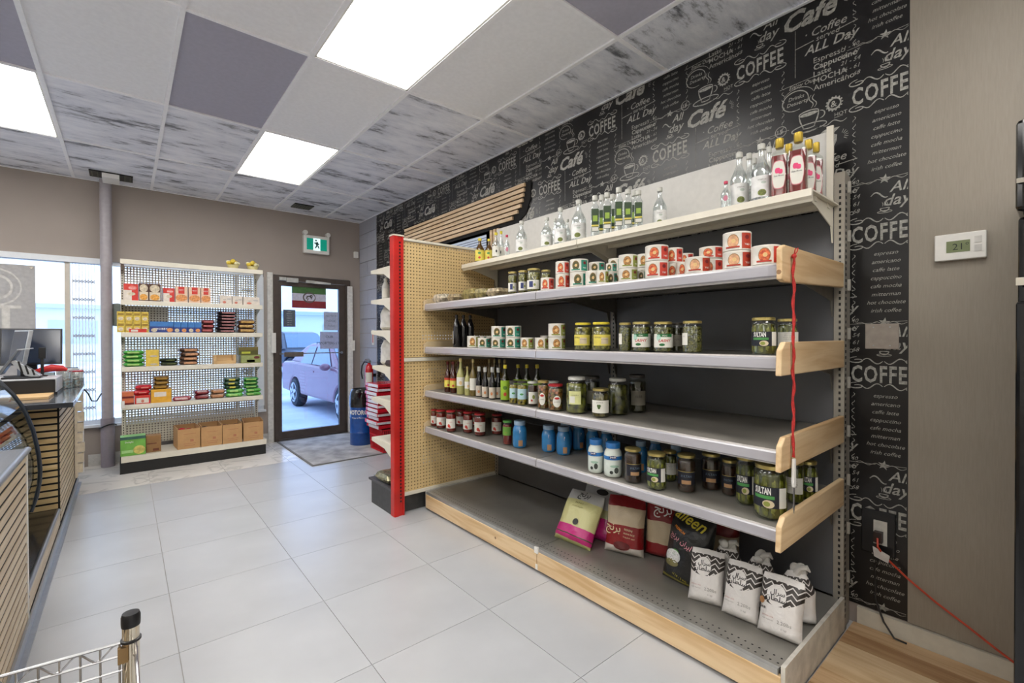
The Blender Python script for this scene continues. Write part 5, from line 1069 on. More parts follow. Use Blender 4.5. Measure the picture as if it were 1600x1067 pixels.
sack('rice_bag', 'pale yellow and pink rice bag, leftmost on the deck', 'rice bag', .26, .30, .11, by_, (1.935,1.79,DZ), -1.52, .55, G_, 0, [('text','ﺞﻧﺮﺑ',.0,.262,.05,ink,0,{'offset':.01}),('text','BASMATI',0,.215,.014,M('ink_olive',(120,110,40),.5),0,{}),('text','premium long grain',0,.195,.010,M('ink_olive'),0,{}),('disc',.02,.115,.018,.018,M('seal_dark',(50,52,50),.5)),('text','2 kg',.02,.110,.012,inkw,0,{})], seed=2)
sack('rice_bag', 'silver-topped rice bag with pink corner, behind the pale yellow one', 'rice bag', .25, .34, .09, bs_, (2.085,1.76,DZ), -1.45, .42, G_, 0, [('disc',.02,.26,.04,.018,ink)], seed=4)
sack('rice_bag', 'dark red rice bag with cream window and oval emblem, second from the left', 'rice bag', .215, .30, .10, br_, (2.06,1.525,DZ), -1.22, .25, G_, 0, [('text','ﺞﻧﺮﺑ',-.055,.115,.055,cream,-.1,{'offset':.01}),('text','BERENJ',.03,.125,.014,cream,-.1,{}),('text','IRANI RICE',.035,.105,.012,cream,-.1,{}),('text','long grain aged',.035,.088,.010,cream,-.1,{}),('disc',.0,.045,.045,.022,M('seal_maroon',(96,24,24),.5)),('text','2 kg',.0,.04,.018,cream,0,{})], seed=6)
sack('rice_bag', 'dark red rice bag with white script above its cream window, beside the black bag', 'rice bag', .20, .31, .11, br2, (2.19,1.365,DZ), -1.25, .12, G_, 0, [('text','ﺞﻧﺮﺑ',.0,.235,.06,inkw,0,{'offset':.01})], seed=7)
sack('rice_bag', 'dark red rice bag mostly hidden behind the black bag', 'rice bag', .20, .29, .11, br2, (2.30,1.12,DZ), -1.2, .05, G_, 0, [('text','RICE',.0,.235,.03,cream,0,{})], seed=17)
sack('rice_bag', 'large black rice bag with yellow lettering and a bowl of rice', 'rice bag', .235, .355, .11, bk_, (2.015,1.15,DZ), -1.66, .30, G_, 0, [('text','aileen',-.005,.275,.075,gold2,-.22,{'shear':.3,'offset':.014}),('disc',.0,.325,.03,.010,M('seal_red',(170,40,50),.5)),('text','PREMIUM',-.035,.235,.016,M('ink_orange',(214,130,40),.5),-.35,{'offset':.02}),('text','ﺞﻧﺮﺑ ﻥﺍﺮﻳﺍ',-.02,.185,.034,pinkm,-.35,{'offset':.01}),('disc',-.045,.115,.042,.030,M('rice_print',(206,206,204),.5,var=.3,scale=200)),('disc',-.045,.085,.036,.016,M('bowl_print',(110,104,60),.5)),('disc',-.035,.135,.02,.014,M('herb_green',(90,150,70),.5)),('text','11 LB / 5 KG',.005,.03,.014,gold2,-.25,{})], seed=8)
CHP = lambda: [('text','ﻝﺍﺮﺳ',-.010,.195,.032,ink,0,{'offset':.014}),('text','ﻥﺎﻄﻠﺳ',-.014,.165,.036,ink,0,{'offset':.014}),('text','2.20lbs',.03,.068,.022,inkg,0,{}),('text','(1 kg)',.03,.046,.011,inkg,0,{}),('text','persian rice',-.045,.085,.011,M('ink_pinkish',(190,140,130),.5),0,{}),('text','sadri hashemi',-.045,.070,.009,inkg,0,{})]
G2_ = 'white chevron rice bags on the lowest deck'
sack('chevron_rice_bag', 'white rice bag with brown chevrons, touching the black bag', 'rice bag', .185, .28, .10, ch_, (1.95,1.01,DZ), -1.28, .36, G2_, 0, CHP(), seed=9)
sack('chevron_rice_bag', 'white rice bag with brown chevrons, middle of the front three', 'rice bag', .185, .28, .10, ch_, (1.95,.862,DZ), -1.50, .34, G2_, 0, CHP(), seed=10)
sack('chevron_rice_bag', 'white rice bag with brown chevrons, nearest the camera at the deck corner', 'rice bag', .20, .285, .105, ch_, (1.945,.708,DZ), -1.5, .30, G2_, 0, CHP()+[('text','Rice',-.075,.115,.022,ink,0,{'offset':.02}),('disc',-.08,.15,.014,.016,M('seal_tan',(170,120,70),.5))], seed=11)
sack('chevron_rice_bag', 'chevron rice bag with knotted white top, behind the leftmost front one', 'rice bag', .18, .27, .10, ch_, (2.10,.985,DZ), -1.3, .12, G2_, 0, [], True, seed=12)
sack('chevron_rice_bag', 'chevron rice bag with knotted white top, behind the middle front one', 'rice bag', .18, .26, .10, ch_, (2.105,.845,DZ), -1.4, .12, G2_, 0, [], True, seed=13)
sack('chevron_rice_bag', 'chevron rice bag with large knotted plastic top beside the end plate', 'rice bag', .18, .25, .10, ch_, (2.12,.705,DZ), -1.2, .08, G2_, 0, [], True, seed=14)
# soft packs at the far end of the can shelf
for i, (x, y, w2, h2, mt, lb) in enumerate(((1.83,2.97,.14,0.066,'pack_clear','clear plastic clamshell bag at the far end of the can shelf'),(1.84,2.80,.10,0.055,'pack_ring','round nut packet beside the clear clamshell bag'),(1.86,2.62,.16,0.078,'pack_olive','long olive nut packet leaning in the middle of the nut packets'),(1.83,2.44,.13,0.062,'pack_olive','short olive nut packet beside the long one'),(1.83,2.31,.12,0.055,'pack_ring','pale nut packet next to the small olive jars'))):
    c3 = {'pack_clear':(206,196,176),'pack_ring':(168,152,120),'pack_olive':(146,134,84)}[mt]; pack('nut_packet', lb, 'packet', x-.07, x+.07, y-w2/2, y+w2/2, 1.5715, h2, M(mt, c3, .3, var=.6, scale=45, bump=.8), 'nut packets on the can shelf', seed=20+i)

# ================================================================ SNACK SHELF BY THE WINDOW
sn = thing('snack_shelving', 'cream perforated-back snack shelving with black kick plate in front of the window', 'shelving', (.59,6.1,0))
SX0, SX1, SYB = -.035, 1.215, 6.27
part('back_sheet', perforated(MB(), (SX0+.03, SYB, .20), (1,0,0), (0,0,1), 46, 71, (SX1-SX0-.06)/46, .0263, .0080), cr, sn, label='perforated cream back sheet')
for x in (SX0, SX1-.025):
    u = part('upright', MB().box(x, x+.03, SYB-.03, SYB+.02, 0, 2.09), cr, sn); s_ = MB()
    for k in range(70): s_.box(x+.010, x+.018, SYB-.0315, SYB-.029, .2+.0262*k, .213+.0262*k)
    part('slots', s_, black, u, kind='stuff')
for i, (z, yf) in enumerate(((2.09,5.90),(1.69,5.93),(1.372,5.93),(1.030,5.93),(.655,5.93))):
    s_ = part('shelf', MB().box(SX0, SX1, yf+.006, SYB-.03, z-.008, z), cr, sn); part('lip', MB().box(SX0, SX1, yf, yf+.012, z-.045, z+.002), cr, s_, bevel=.003)
    for x in (SX0+.002, SX1-.005): part('bracket', MB().prism([(yf+.02,z-.008),(SYB-.03,z-.008),(SYB-.03,z-.11),(yf+.1,z-.04),(yf+.02,z-.03)], 'x', x, x+.003), cr, s_)
part('base_shelf', MB().box(SX0-.005, SX1+.01, 5.83, SYB-.03, .155, .165).box(SX0-.005, SX1+.01, 5.825, 5.84, .11, .167), cr, sn); part('kick_plate', MB().box(SX0-.015, SX1+.005, 5.835, SYB+.02, 0, .112), M('kick_black', (24,24,24), .5, var=.2), sn)
part('price_tag', MB().box(SX0-.004, SX0+.025, 5.924, 5.929, .63, .70), white, sn)
ZR = {1:1.692, 2:1.374, 3:1.032, 4:.657, 0:.1665, 5:2.092}
def carton(name, label, cat, x0, x1, z0, h, y0, dpt, mt, prints=(), texts=(), group=None, rz=0):
    t = thing(name, label, cat, group=group); w_ = x1-x0; part('box_body', MB().box(-w_/2, w_/2, 0, dpt, 0, h), mt, t, bevel=.002)
    lb = None
    for a, b, c_, d, pm in prints:
        q = MB().add([(-w_/2+w_*a,-.0008,h*c_),(-w_/2+w_*b,-.0008,h*c_),(-w_/2+w_*b,-.0008,h*d),(-w_/2+w_*a,-.0008,h*d)], [(0,1,2,3)]) if pm.name[:3] != 'rnd' else MB().add([(-w_/2+w_*(a+b)/2+w_*(b-a)/2*math.cos(2*PI*k/14),-.0011,h*(c_+d)/2+h*(d-c_)/2*math.sin(2*PI*k/14)) for k in range(14)], [tuple(range(14))])
        part('print', q, pm, t)
    for b, s_, cx, cz, pm in texts: q = MB(); put_text(q, b, s_, lambda x, y: (w_*(cx-.5)+x, -.0016, h*cz+y), align='CENTER', res=1, offset=.01); part('lettering', q, pm, t)
    t.location = ((x0+x1)/2, y0, z0); t.rotation_euler = (0, 0, rz); return t
bred = M('box_red', (206,54,44), .4); bwh = M('box_white', (222,212,200), .4); bbr = M('box_brown', (84,56,44), .4); bor = M('box_salmon', (228,196,170), .4); porg = M('rnd_orange', (222,150,90), .4, var=.4, scale=60); pwaf = M('rnd_wafer', (224,160,70), .4, var=.4, scale=60); pcr = M('rnd_cream', (210,196,170), .4, var=.3, scale=60); blu = M('box_blue', (60,120,186), .35); blu2 = M('box_navy', (40,60,130), .35)
Y1 = 5.955
for i, (a, b, h, w0) in enumerate(((-.01,.103,.165,'largest red and cream snack box, at the left end of its shelf'),(.303,.396,.143,'smaller red and cream snack box beside the brown wafer boxes'))):
    carton('snack_box', w0, 'box', a, b, ZR[1], h, Y1, .12, bred, ((0,.55,0,.62,bwh),(.3,.9,.62,.9,M('rnd_palered',(224,120,110),.4)),(.25,.8,.30,.5,pcr)), (('biscuit',.018,.6,.72,inkw),), 'snack boxes on the upper snack shelf')
for i, (a, b, w0) in enumerate(((.106,.184,'left brown wafer box with a cream pastry picture'),(.186,.282,'right brown wafer box with a cream pastry picture'))):
    carton('wafer_box', w0, 'box', a, b, ZR[1], .178, Y1, .12, bbr, ((.08,.92,.5,.95,pcr),(.05,.95,.06,.52,M('box_cream',(214,200,176),.4)),(.1,.9,.05,.4,pwaf)), (), 'snack boxes on the upper snack shelf')
for i, (a, b) in enumerate(((.403,.508),(.520,.622),(.628,.715))):
    carton('rusk_box', 'salmon rusk box with red name panel, %s of three' % ('left','middle','right')[i], 'box', a, b, ZR[1], .166, Y1, .10, bor, ((.25,.75,.55,.98,bred),(.02,.98,.08,.5,porg)), (('PETIT',.016,.5,.74,inkw),), 'snack boxes on the upper snack shelf')
for i, (a, b) in enumerate(((.804,.914),(.92,1.018),(1.027,1.19))):
    carton('white_box', 'low white tea box with faint red print, %s of three' % ('left','middle','long right')[i], 'box', a, b, ZR[1], .098-.004*i, Y1, .10, bwh, ((.2,.5,.08,.35,M('rnd_rust',(206,120,100),.4)),(.6,.9,.5,.65,M('print_lightgrey',(190,186,184),.4))), (('tea',.02,.35,.45,inkg),), 'white tea boxes on the upper snack shelf')
# second row
k = 0
yp_ = M('pack_yellow', (214,190,80), .35, var=.25, scale=40, col2=(190,160,60))
for lv in range(2):
    for c_ in range(4):
        x0 = -.062+.062*c_; k += 1
        carton('yellow_packet', 'yellow picture packet in the %s row of its block, %s from the left' % (('lower','upper')[lv], ORD[c_+1]), 'packet', x0, x0+.058, ZR[2]+.104*lv+.0005, .102, Y1+.005*(c_ % 2)-.01*(1-lv), .09, yp_, ((.15,.85,.15,.5,pcr),(.1,.9,.62,.85,M('print_mustard',(150,120,40),.4))), (), 'yellow packets at the left end of the second snack shelf')
carton('red_tray', 'small flat red and white box lying in front of the yellow packets', 'box', .03, .165, ZR[2]+.0005, .035, 5.936, .008, bred, ((.1,.5,.2,.8,bwh),), ())
carton('wafer_carton', 'long blue wafer carton on the second snack shelf', 'box', .192, .386, ZR[2], .113, Y1, .12, blu, ((0,1,0,.55,blu2),(.05,.3,.05,.4,pcr),(.7,.98,.05,.42,porg)), (('HOBBY',.03,.5,.25,inkw),))
for i in range(4):
    a = .389+.0605*i; carton('blue_biscuit_box', 'small blue biscuit box, %s of four beside the long wafer carton' % ORD[i+1], 'box', a, a+.058, ZR[2], .112, Y1, .12, blu, ((0,1,0,.5,blu2),(.1,.8,.05,.38,porg if i % 2 else pcr)), (), 'small blue biscuit boxes')
def heap(n, name, base, x0, x1, z0, htot, mt, prints, cat='packet', group=None, y0=5.945, d=.13, seed=0, pos=('bottom','second','third','fourth','fifth','sixth','top')):
    R_ = random.Random(seed); hh = htot/n
    for i in range(n):
        p_ = 'topmost' if i == n-1 else ('bottom', 'second from bottom', 'third from bottom', 'fourth from bottom', 'fifth from bottom', 'sixth from bottom')[i]
        dx = R_.uniform(-.010,.010); pack(name, ('%s, %s' % (base, p_)) if n > 1 else base, cat, x0+dx, x1+dx, y0+R_.uniform(0,.012), y0+d, z0+hh*i, hh*1.04, mt, group or base, prints=prints, seed=seed+i)
heap(3, 'dark_red_packet', 'dark red snack packet in the heap left of the tall dark stack', .637, .755, ZR[2], .14, M('pack_maroon',(90,28,30),.3,var=.4,scale=25), ((-.7,.7,.3,.7,M('pack_rose',(176,90,90),.4)),), seed=31)
heap(7, 'dark_packet', 'black and pink biscuit packet in the tall stack', .765, .955, ZR[2], .235, M('pack_black',(36,26,30),.28,var=.4,scale=25), ((-.5,.8,.35,.75,M('pack_pinkish',(168,110,110),.4,var=.4,scale=60)),), seed=41)
heap(3, 'brown_packet', 'brown and gold packet, right end of second snack shelf', .975, 1.15, ZR[2], .145, M('pack_brown',(84,52,32),.3,var=.5,scale=25), ((-.7,.8,.3,.8,M('pack_gold',(190,150,80),.4,var=.4,scale=60)),), seed=51)
# third row
heap(4, 'green_packet', 'bright green packet, left end of third snack shelf', -.02, .145, ZR[3], .16, M('pack_green',(70,150,60),.35,var=.3,scale=25,col2=(50,110,50)), ((-.6,.5,.3,.7,M('pack_lightgreen',(160,200,110),.4)),), seed=61)
for i in range(2): carton('yellow_box', 'yellow tea box, %s of the two stacked' % ('lower','upper')[i], 'box', .158, .262, ZR[3]+.0825*i+.0003, .082, Y1+.004*i, .1, M('box_yellow',(222,190,76),.4), ((.3,.9,.1,.35,M('rnd_greyish',(190,180,160),.4)),), ())
heap(2, 'olive_packet', 'very dark green packet lying beside the yellow boxes', .275, .425, ZR[3], .075, M('pack_darkgreen',(36,46,30),.3,var=.5,scale=25), ((-.3,.7,.3,.6,M('pack_mossy',(90,100,50),.4)),), seed=71)
heap(4, 'chocolate_packet', 'brown chocolate packet in the third snack shelf stack', .43, .60, ZR[3], .18, M('pack_choc',(70,48,36),.3,var=.5,scale=25), ((-.5,.8,.2,.7,M('pack_peach',(206,150,110),.4,var=.3,scale=60)),), seed=81)
wd = thing('display_tray', 'empty pale wooden display tray on the third snack shelf', 'tray', (.845,6.0,ZR[3])); ply = wood('plywood', (216,182,132), (198,160,110), 'X', .5, 4, False)
part('frame', MB().box(.74,.765,5.955,6.10,ZR[3],ZR[3]+.095).box(.925,.95,5.955,6.10,ZR[3],ZR[3]+.095).box(.765,.925,6.085,6.10,ZR[3],ZR[3]+.095), ply, wd, bevel=.002); part('front', MB().box(.765,.925,5.955,5.967,ZR[3],ZR[3]+.035), ply, wd)
bol = M('box_olive', (120,124,60), .4, var=.2, scale=20); bpl = M('print_lime', (190,196,70), .4)
carton('pistachio_box', 'olive and lime box, lower of two on the third snack shelf', 'box', .995, 1.195, ZR[3], .093, 5.945, .13, bol, ((.03,.97,.05,.92,M('print_sage',(150,160,100),.4)),(.3,.7,.1,.4,bpl),(.65,.95,.5,.85,M('rnd_maroon',(110,50,50),.4))), ())
carton('pistachio_box', 'dark olive box, upper of two on the third snack shelf', 'box', .975, 1.17, ZR[3]+.094, .088, 5.95, .12, M('box_darkolive',(84,84,40),.4), ((.15,.6,.15,.4,bpl),(0,1,.55,1,M('print_bronze',(110,98,50),.4))), ())
# fourth row
for i in range(2): carton('orange_box', 'flat orange-red box at the left end of the fourth snack shelf, %s' % ('lower','upper')[i], 'box', -.03, .062, ZR[4]+.064*i+.0003, .062, 5.95, .12, M('box_orange',(206,110,70),.4), ((0,1,0,.3,M('print_darkred',(110,30,26),.4)),), ())
carton('red_white_box', 'red box with white front panel under the red packets', 'box', .068, .190, ZR[4], .085, 5.94, .13, bred, ((.1,.9,.1,.7,bwh),(.4,.6,.15,.5,M('rnd_rust'))), ())
heap(2, 'red_packet', 'glossy red packet stacked on the red-white box', .066, .20, ZR[4]+.086, .10, M('pack_red',(176,24,36),.25,var=.3,scale=25), ((-.3,.6,.4,.6,M('pack_pale_red',(220,120,110),.4)),), seed=91)
carton('yellow_carton', 'bright yellow display box with white label on the fourth snack shelf', 'box', .196, .362, ZR[4], .135, 5.94, .13, M('box_amber',(226,168,50),.4), ((.15,.75,.45,.8,bwh),), ())
heap(3, 'tan_packet', 'brown packet stacked on the bright yellow display box', .205, .335, ZR[4]+.137, .13, M('pack_tan',(110,80,30),.3,var=.5,scale=25), ((-.7,.7,.2,.6,M('pack_honey',(170,130,50),.4)),), seed=95)
heap(1, 'crimson_packet', 'crimson packet with white name lying right of the yellow display box', .372, .535, ZR[4], .045, M('pack_crimson',(140,22,44),.25), ((-.7,.6,.3,.8,M('pack_whitish',(220,180,180),.4,var=.5,scale=200)),), seed=101, y0=5.935, d=.09)
heap(2, 'wine_red_packet', 'wine-red packet in the middle of the fourth snack shelf', .555, .69, ZR[4], .095, M('pack_winered',(104,18,32),.25,var=.3,scale=25), ((-.6,.6,.3,.6,M('pack_rust',(150,60,60),.4)),), seed=105)
heap(2, 'peanut_packet', 'brown peanut packet beside the green ones', .70, .835, ZR[4], .098, M('pack_peanut',(130,92,60),.3,var=.5,scale=25), ((-.7,.7,.2,.7,M('pack_skin',(196,140,100),.4)),), seed=111)
pg = M('pack_leafgreen',(90,170,70),.3,var=.3,scale=25,col2=(50,120,60)); pdg = M('pack_deepgreen',(26,60,36),.3,var=.5,scale=25); ylp = M('pack_yellowish',(206,196,80),.4)
heap(2, 'light_green_packet', 'light green packet in the left lower pile', .855, 1.03, ZR[4], .088, pg, ((-.6,.3,.3,.7,M('pack_mint',(170,214,120),.4)),), seed=121)
heap(2, 'leaf_green_packet', 'green packet in the right lower pile', 1.04, 1.195, ZR[4], .082, pg, ((-.8,.0,.3,.7,M('pack_lightgreen')),), seed=125)
heap(3, 'forest_green_packet', 'black-green packet on top of the left lower pile', .835, 1.0, ZR[4]+.0895, .125, pdg, ((-.4,.3,.3,.7,ylp),), seed=131)
heap(3, 'mid_green_packet', 'mid green packet on top of the right lower pile', 1.02, 1.17, ZR[4]+.084, .125, M('pack_midgreen',(56,126,56),.3,var=.4,scale=25), ((-.7,.6,.3,.6,M('pack_lightgreen')),), seed=135)
# base: boxes and open cartons
carton('green_box', 'bright green box with a yellow picture at the left end of the base shelf', 'box', -.045, .148, ZR[0], .185, 5.862, .14, M('box_leaf',(120,186,80),.35,var=.2,scale=10), ((0,1,.85,1,M('print_darkteal',(60,100,90),.4)),(.5,.98,.05,.5,M('rnd_melon',(214,200,110),.4,var=.3,scale=30)),(.05,.5,.15,.3,M('print_palegreen',(170,214,140),.4))), (('Delight',.022,.35,.68,inkw),))
kraft = M('kraft_card', (188,146,98), .7, var=.08, scale=14); kraft2 = M('kraft_card_dark', (150,112,70), .7, var=.1, scale=14)
carton('brown_box', 'small closed brown cardboard box beside the green box', 'box', .152, .272, ZR[0], .165, 5.90, .13, kraft2, ((.45,.85,.08,.22,M('print_brown',(110,60,40),.6)),(.05,.7,.5,.56,M('print_brown'))), ())
for i, (a, b, rz, fill) in enumerate(((.405,.600,.06,'red packets'),(.608,.795,0,'dark packets'),(.800,.985,-.02,'red and dark packets'),(1.000,1.195,-.10,'nothing visible'))):
    t = thing('open_carton', 'open brown carton on the base shelf, %s of four' % ('leftmost','second','third','rightmost')[i], 'box', group='open cartons on the base shelf'); w_, dp, h, th_ = b-a, .30, .205, .004
    m = MB().box(-w_/2,w_/2,0,dp,0,th_).box(-w_/2,w_/2,0,th_,th_,h).box(-w_/2,w_/2,dp-th_,dp,th_,h+.01).box(-w_/2,-w_/2+th_,th_,dp-th_,th_,h+.012).box(w_/2-th_,w_/2,th_,dp-th_,th_,h+.012); part('box_body', m, kraft, t)
    for (x0, x1, z0, z1) in ((-w_*.2,w_*.25,.03,.035),(-w_*.25,w_*.3,.15,.154),(-w_*.25,w_*.3,.05,.054),(w_*.05,w_*.2,.07,.095)): part('print', MB().add([(x0,-.0006,z0),(x1,-.0006,z0),(x1,-.0006,z1),(x0,-.0006,z1)], [(0,1,2,3)]), M('print_reddish',(170,110,80),.7), t)
    q = MB(); R_ = random.Random(i)
    if i < 3:
        for k in range(9): q.ball((R_.uniform(-w_*.33,w_*.33), R_.uniform(.06,.24), h-.045+R_.uniform(-.02,.01)), .03, 8, 5, 1.1, .8, .6)
        part('contents', q, (M('pack_red'), M('pack_darkbrown'), M('pack_maroon'))[i], t, smooth=True, kind='stuff')
    t.location = ((a+b)/2, 5.845, ZR[0]); t.rotation_euler = (0,0,rz)
for i, (a, b) in enumerate(((.86,1.0),(1.06,1.19))):
    t = thing('yellow_flower_basket', 'small yellow flower basket on top of the snack shelving, %s' % ('left one','right one'), 'ornament') if 0 else thing('yellow_flower_basket', 'small yellow flower basket on top of the snack shelving, %s' % ('left one','right one')[i], 'ornament', group='yellow ornaments on the snack shelving')
    part('basket', MB().lathe([(.045,0),(.055,.03),(.06,.04),(.05,.04)], 14), M('basket_pale',(214,204,150),.6), t, smooth=True)
    for k in range(7): an = 2*PI*k/7; part('flower', MB().ball((.045*math.cos(an), .035*math.sin(an), .06+.015*(k % 2)), .026, 8, 5, 1, 1, .8), M('petal_yellow',(228,200,70),.6) if k % 3 else M('petal_cream',(226,220,180),.6), t, smooth=True)
    part('flower', MB().ball((0,-.01,.085), .024, 8, 5), M('petal_yellow'), t, smooth=True); t.location = ((a+b)/2, 5.98, ZR[5])
solo('round_sign', MB().cyl((-.06,SYB+.05,1.56),(-.06,SYB+.065,1.56),.12,24), M('sign_grey',(120,128,124),.5), 'round grey sign on the glass at the left side of the snack shelving', 'sign', smooth=True)
solo('back_board', MB().box(.0,.36,SYB+.03,SYB+.04,1.40,1.66), M('board_taupe',(130,118,104),.6), 'taupe board on the window behind the second snack shelf', 'board')
# ================================================================ COUNTER, DISPLAY CASE
XC = -.344
slm = wood('counter_slat', (214,196,168), (196,174,142), 'Y', .45, 3, False); slx = wood('counter_slat_end', (214,186,138), (196,164,112), 'X', .45, 3, False); felt = M('felt_black')
def slats(parent, axis, a0, a1, pos, z0, z1, mt, pitch=.0445, gap=.0135):
    n = int((z1-z0)/pitch)
    for k in range(n):
        zt = z1-pitch*k; zb = zt-pitch+gap
        m = MB().box(pos-.0028, pos, a0, a1, zb, zt) if axis == 'x' else MB().box(a0, a1, pos+.004, pos+.012, zb, zt)
        part('slat', m, mt, parent)
cc_ = thing('checkout_counter', 'slatted oak checkout counter with dark glossy top by the window', 'counter', (-.75,5.0,0))
part('carcass', MB().box(-1.45,XC-.0028,4.362,5.75,.02,.86), felt, cc_)
slats(cc_, 'x', 4.36, 5.74, XC, .03, .865, slm); slats(cc_, 'y', -1.45, XC-.013, 4.352, .03, .865, slx)
part('worktop', MB().prism([(-1.45,4.13),(-.262,4.13),(-.262,4.35),(-.285,5.78),(-1.45,5.78)], 'z', .868, .90), M('worktop_grey', (110,116,124), .10, .1, var=.08, scale=10, coat=.6), cc_, bevel=.003)
part('worktop_edge', MB().box(-1.45,-.262,4.126,4.130,.868,.899), M('edge_dark', (40,42,48), .3), cc_)
ep = part('end_board', MB().box(-.338,-.322,5.42,5.50,.12,.86), M('board_cream', (226,214,190), .5), cc_, label='cream end board with notched edge')
for k in range(8): part('notch_block', MB().box(-.324,-.290+.006*(k % 3),5.44,5.50,.16+.088*k,.235+.088*k), M('board_cream'), ep)
part('white_sheet', MB().box(-.30,-.284,5.505,5.512,.14,.80), M('sheet_white', (232,232,234), .5), cc_, bevel=.002)
kr = struct('trim_3', MB().box(XC+.001,XC+.010,.2,5.76,.0,.055).box(XC+.010,XC+.030,.2,5.76,.0,.008), alu); kr['label'] = 'aluminium kick rail along the counter base'
# display case with curved glass
dc = thing('display_case', 'curved-glass display case with black deck between the two slatted counters', 'display case', (-.8,3.6,0))
part('deck', MB().box(-1.4,XC-.02,3.005,4.345,.13,.165), M('deck_black', (20,20,22), .25, coat=.3), dc); part('deck_trim', MB().cyl((XC-.010,3.01,.158),(XC-.010,4.34,.158),.012,10), steel, dc, smooth=True)
part('front_board', MB().box(XC-.012,XC-.002,3.005,4.345,.06,.145), slm, dc); part('lower_body', MB().box(-1.4,XC-.014,3.005,4.345,.02,.13), felt, dc)
part('rear_wall', MB().box(-1.42,-1.40,3.005,4.11,.02,1.15), M('case_grey', (120,122,126), .4), dc)
CV = [(x*.956, 1.31-(1.31-z)*.956) for x, z in [(-1.0,1.17),(-.80,1.13),(-.607,1.04),(-.55,.955),(-.503,.856),(-.465,.72),(-.441,.564),(-.434,.46),(-.437,.379),(-.452,.28),(-.479,.188)]]
def sheet(y0, y1):
    m = MB(); n = len(CV)
    for y in (y0, y1): m.v += [(x, y, z) for x, z in CV]
    for i in range(n-1): m.face(i, i+1, n+i+1, n+i)
    return m
cg = glass('case_glass', (206,214,218), .03, 1.2, .10)
part('curved_glass', sheet(3.03, 4.105), cg, dc, smooth=True)
for y in (3.03, 4.11): part('rim', MB().tube([(x, y, z) for x, z in CV], .011, 8), M('rim_dark', (44,50,58), .35), dc, smooth=True)
n_ = len(CV); part('end_glass', MB().add([(x, 4.112, z) for x, z in CV]+[(-1.38,4.112,.24),(-1.38,4.112,1.17)], [tuple(range(n_+2))]), cg, dc)
for z in (.52, .82): part('glass_shelf', MB().box(-1.36,-.60,3.06,4.10,z,z+.006), glass('shelf_glass', (200,216,214), .03, 1, .15), dc)
for i in range(4):
    t = thing('pastry_tray', 'small tray of wrapped sweets inside the display case, %s from the near end' % ORD[i+1], 'tray', (-.80,3.2+.25*i,.5265), 0, 'sweet trays in the display case'); part('tray_pan', MB().box(-.92,-.66,3.09+.25*i,3.30+.25*i,.5265,.535), steel, t); R_ = random.Random(i)
    for k in range(6): part('sweet', MB().ball((-.88+.04*k, 3.14+.25*i+R_.uniform(0,.1), .553), .02, 8, 5), (M('pack_red'), M('petal_cream'), M('pack_maroon'))[k % 3], t, smooth=True)
nc = thing('slatted_counter', 'nearest slatted counter with steel top at the left edge', 'counter', (-.8,1.8,0))
part('carcass', MB().box(-1.4,XC-.0028,.2,2.995,.02,.80), felt, nc); slats(nc, 'x', .2, 2.985, XC, .03, .795, slm)
part('corner_strip', MB().box(XC-.004,XC+.003,2.978,2.996,.03,.80), white, nc, bevel=.001)
part('steel_top', MB().box(-1.4,XC+.004,.2,3.0,.80,.818), steel, nc); part('steel_edge', MB().cyl((XC+.002,.2,.812),(XC+.002,3.0,.812),.013,10), steel, nc, smooth=True); part('foot_cap', MB().cyl((XC-.010,2.998,.140),(XC-.010,3.012,.140),.014,10), black, nc)
# ---- things on the counter
cd_ = thing('cash_drawer', 'black and white cash drawer on the checkout counter', 'cash drawer', (-.6,5.0,.9)); part('drawer_body', MB().box(-.80,-.392,4.79,5.20,.918,1.022), M('drawer_white', (196,198,202), .35), cd_, bevel=.004); part('drawer_front', MB().box(-.80,-.400,4.78,4.79,.92,1.012), black, cd_); part('base_board', MB().box(-.80,-.39,4.80,5.20,.9005,.918), black, cd_)
wt = thing('wooden_tray', 'thin pale wooden board in front of the cash drawer', 'board', (-.5,4.6,.9)); part('board', MB().box(-.80,-.405,4.46,4.765,.9005,.918), ply, wt, bevel=.002)
def screen(name, label, loc, w_, h, rz, tilt, front, back, stand=True, th_=.025, rise=.10):
    t = thing(name, label, 'monitor'); R1 = Matrix.Rotation(-tilt, 4, 'X'); zb = rise if stand else .0
    def P(m): return m.xf(Matrix.Translation((0,0,zb)) @ R1)
    part('housing', P(MB().box(-w_/2,w_/2,0,th_,0,h)), back, t, bevel=.004); part('screen', P(MB().box(-w_/2+.012,w_/2-.012,-.002,.001,.015,h-.012)), front, t)
    if stand: part('stand', MB().box(-.03,.03,.02,.05,.008,zb+.08).box(-.08,.08,-.04,.08,0,.008), black, t)
    t.location = loc; t.rotation_euler = (0,0,rz); return t
scr = M('screen_dark', (38,48,66), .15, coat=.5, var=.3, scale=4); gb2 = M('bezel_silver', (190,194,198), .3, .4)
screen('large_monitor', 'large dark monitor seen from the shop side, behind the cash drawer', (-.59,5.42,.901), .36, .30, .0, .14, scr, M('bezel_black',(26,28,34),.3), True, rise=.20)
screen('checkout_monitor', 'silver-edged checkout monitor seen nearly edge-on above the cash drawer', (-.645,5.12,1.023), .26, .26, -1.15, .15, scr, gb2, True)
tm_ = thing('card_terminal', 'silver tablet terminal leaning on a folded stand over the cash drawer', 'terminal', (-.60,4.88,1.023)); part('tablet', MB().prism([(-.70,1.06),(-.60,1.235),(-.585,1.235),(-.68,1.055)], 'y', 4.84, 4.98), M('tablet_grey',(110,114,120),.3,.4), tm_, bevel=.003); part('bezel', MB().prism([(-.60,1.228),(-.53,1.238),(-.532,1.245),(-.60,1.238)], 'y', 4.84, 4.98), gb2, tm_)
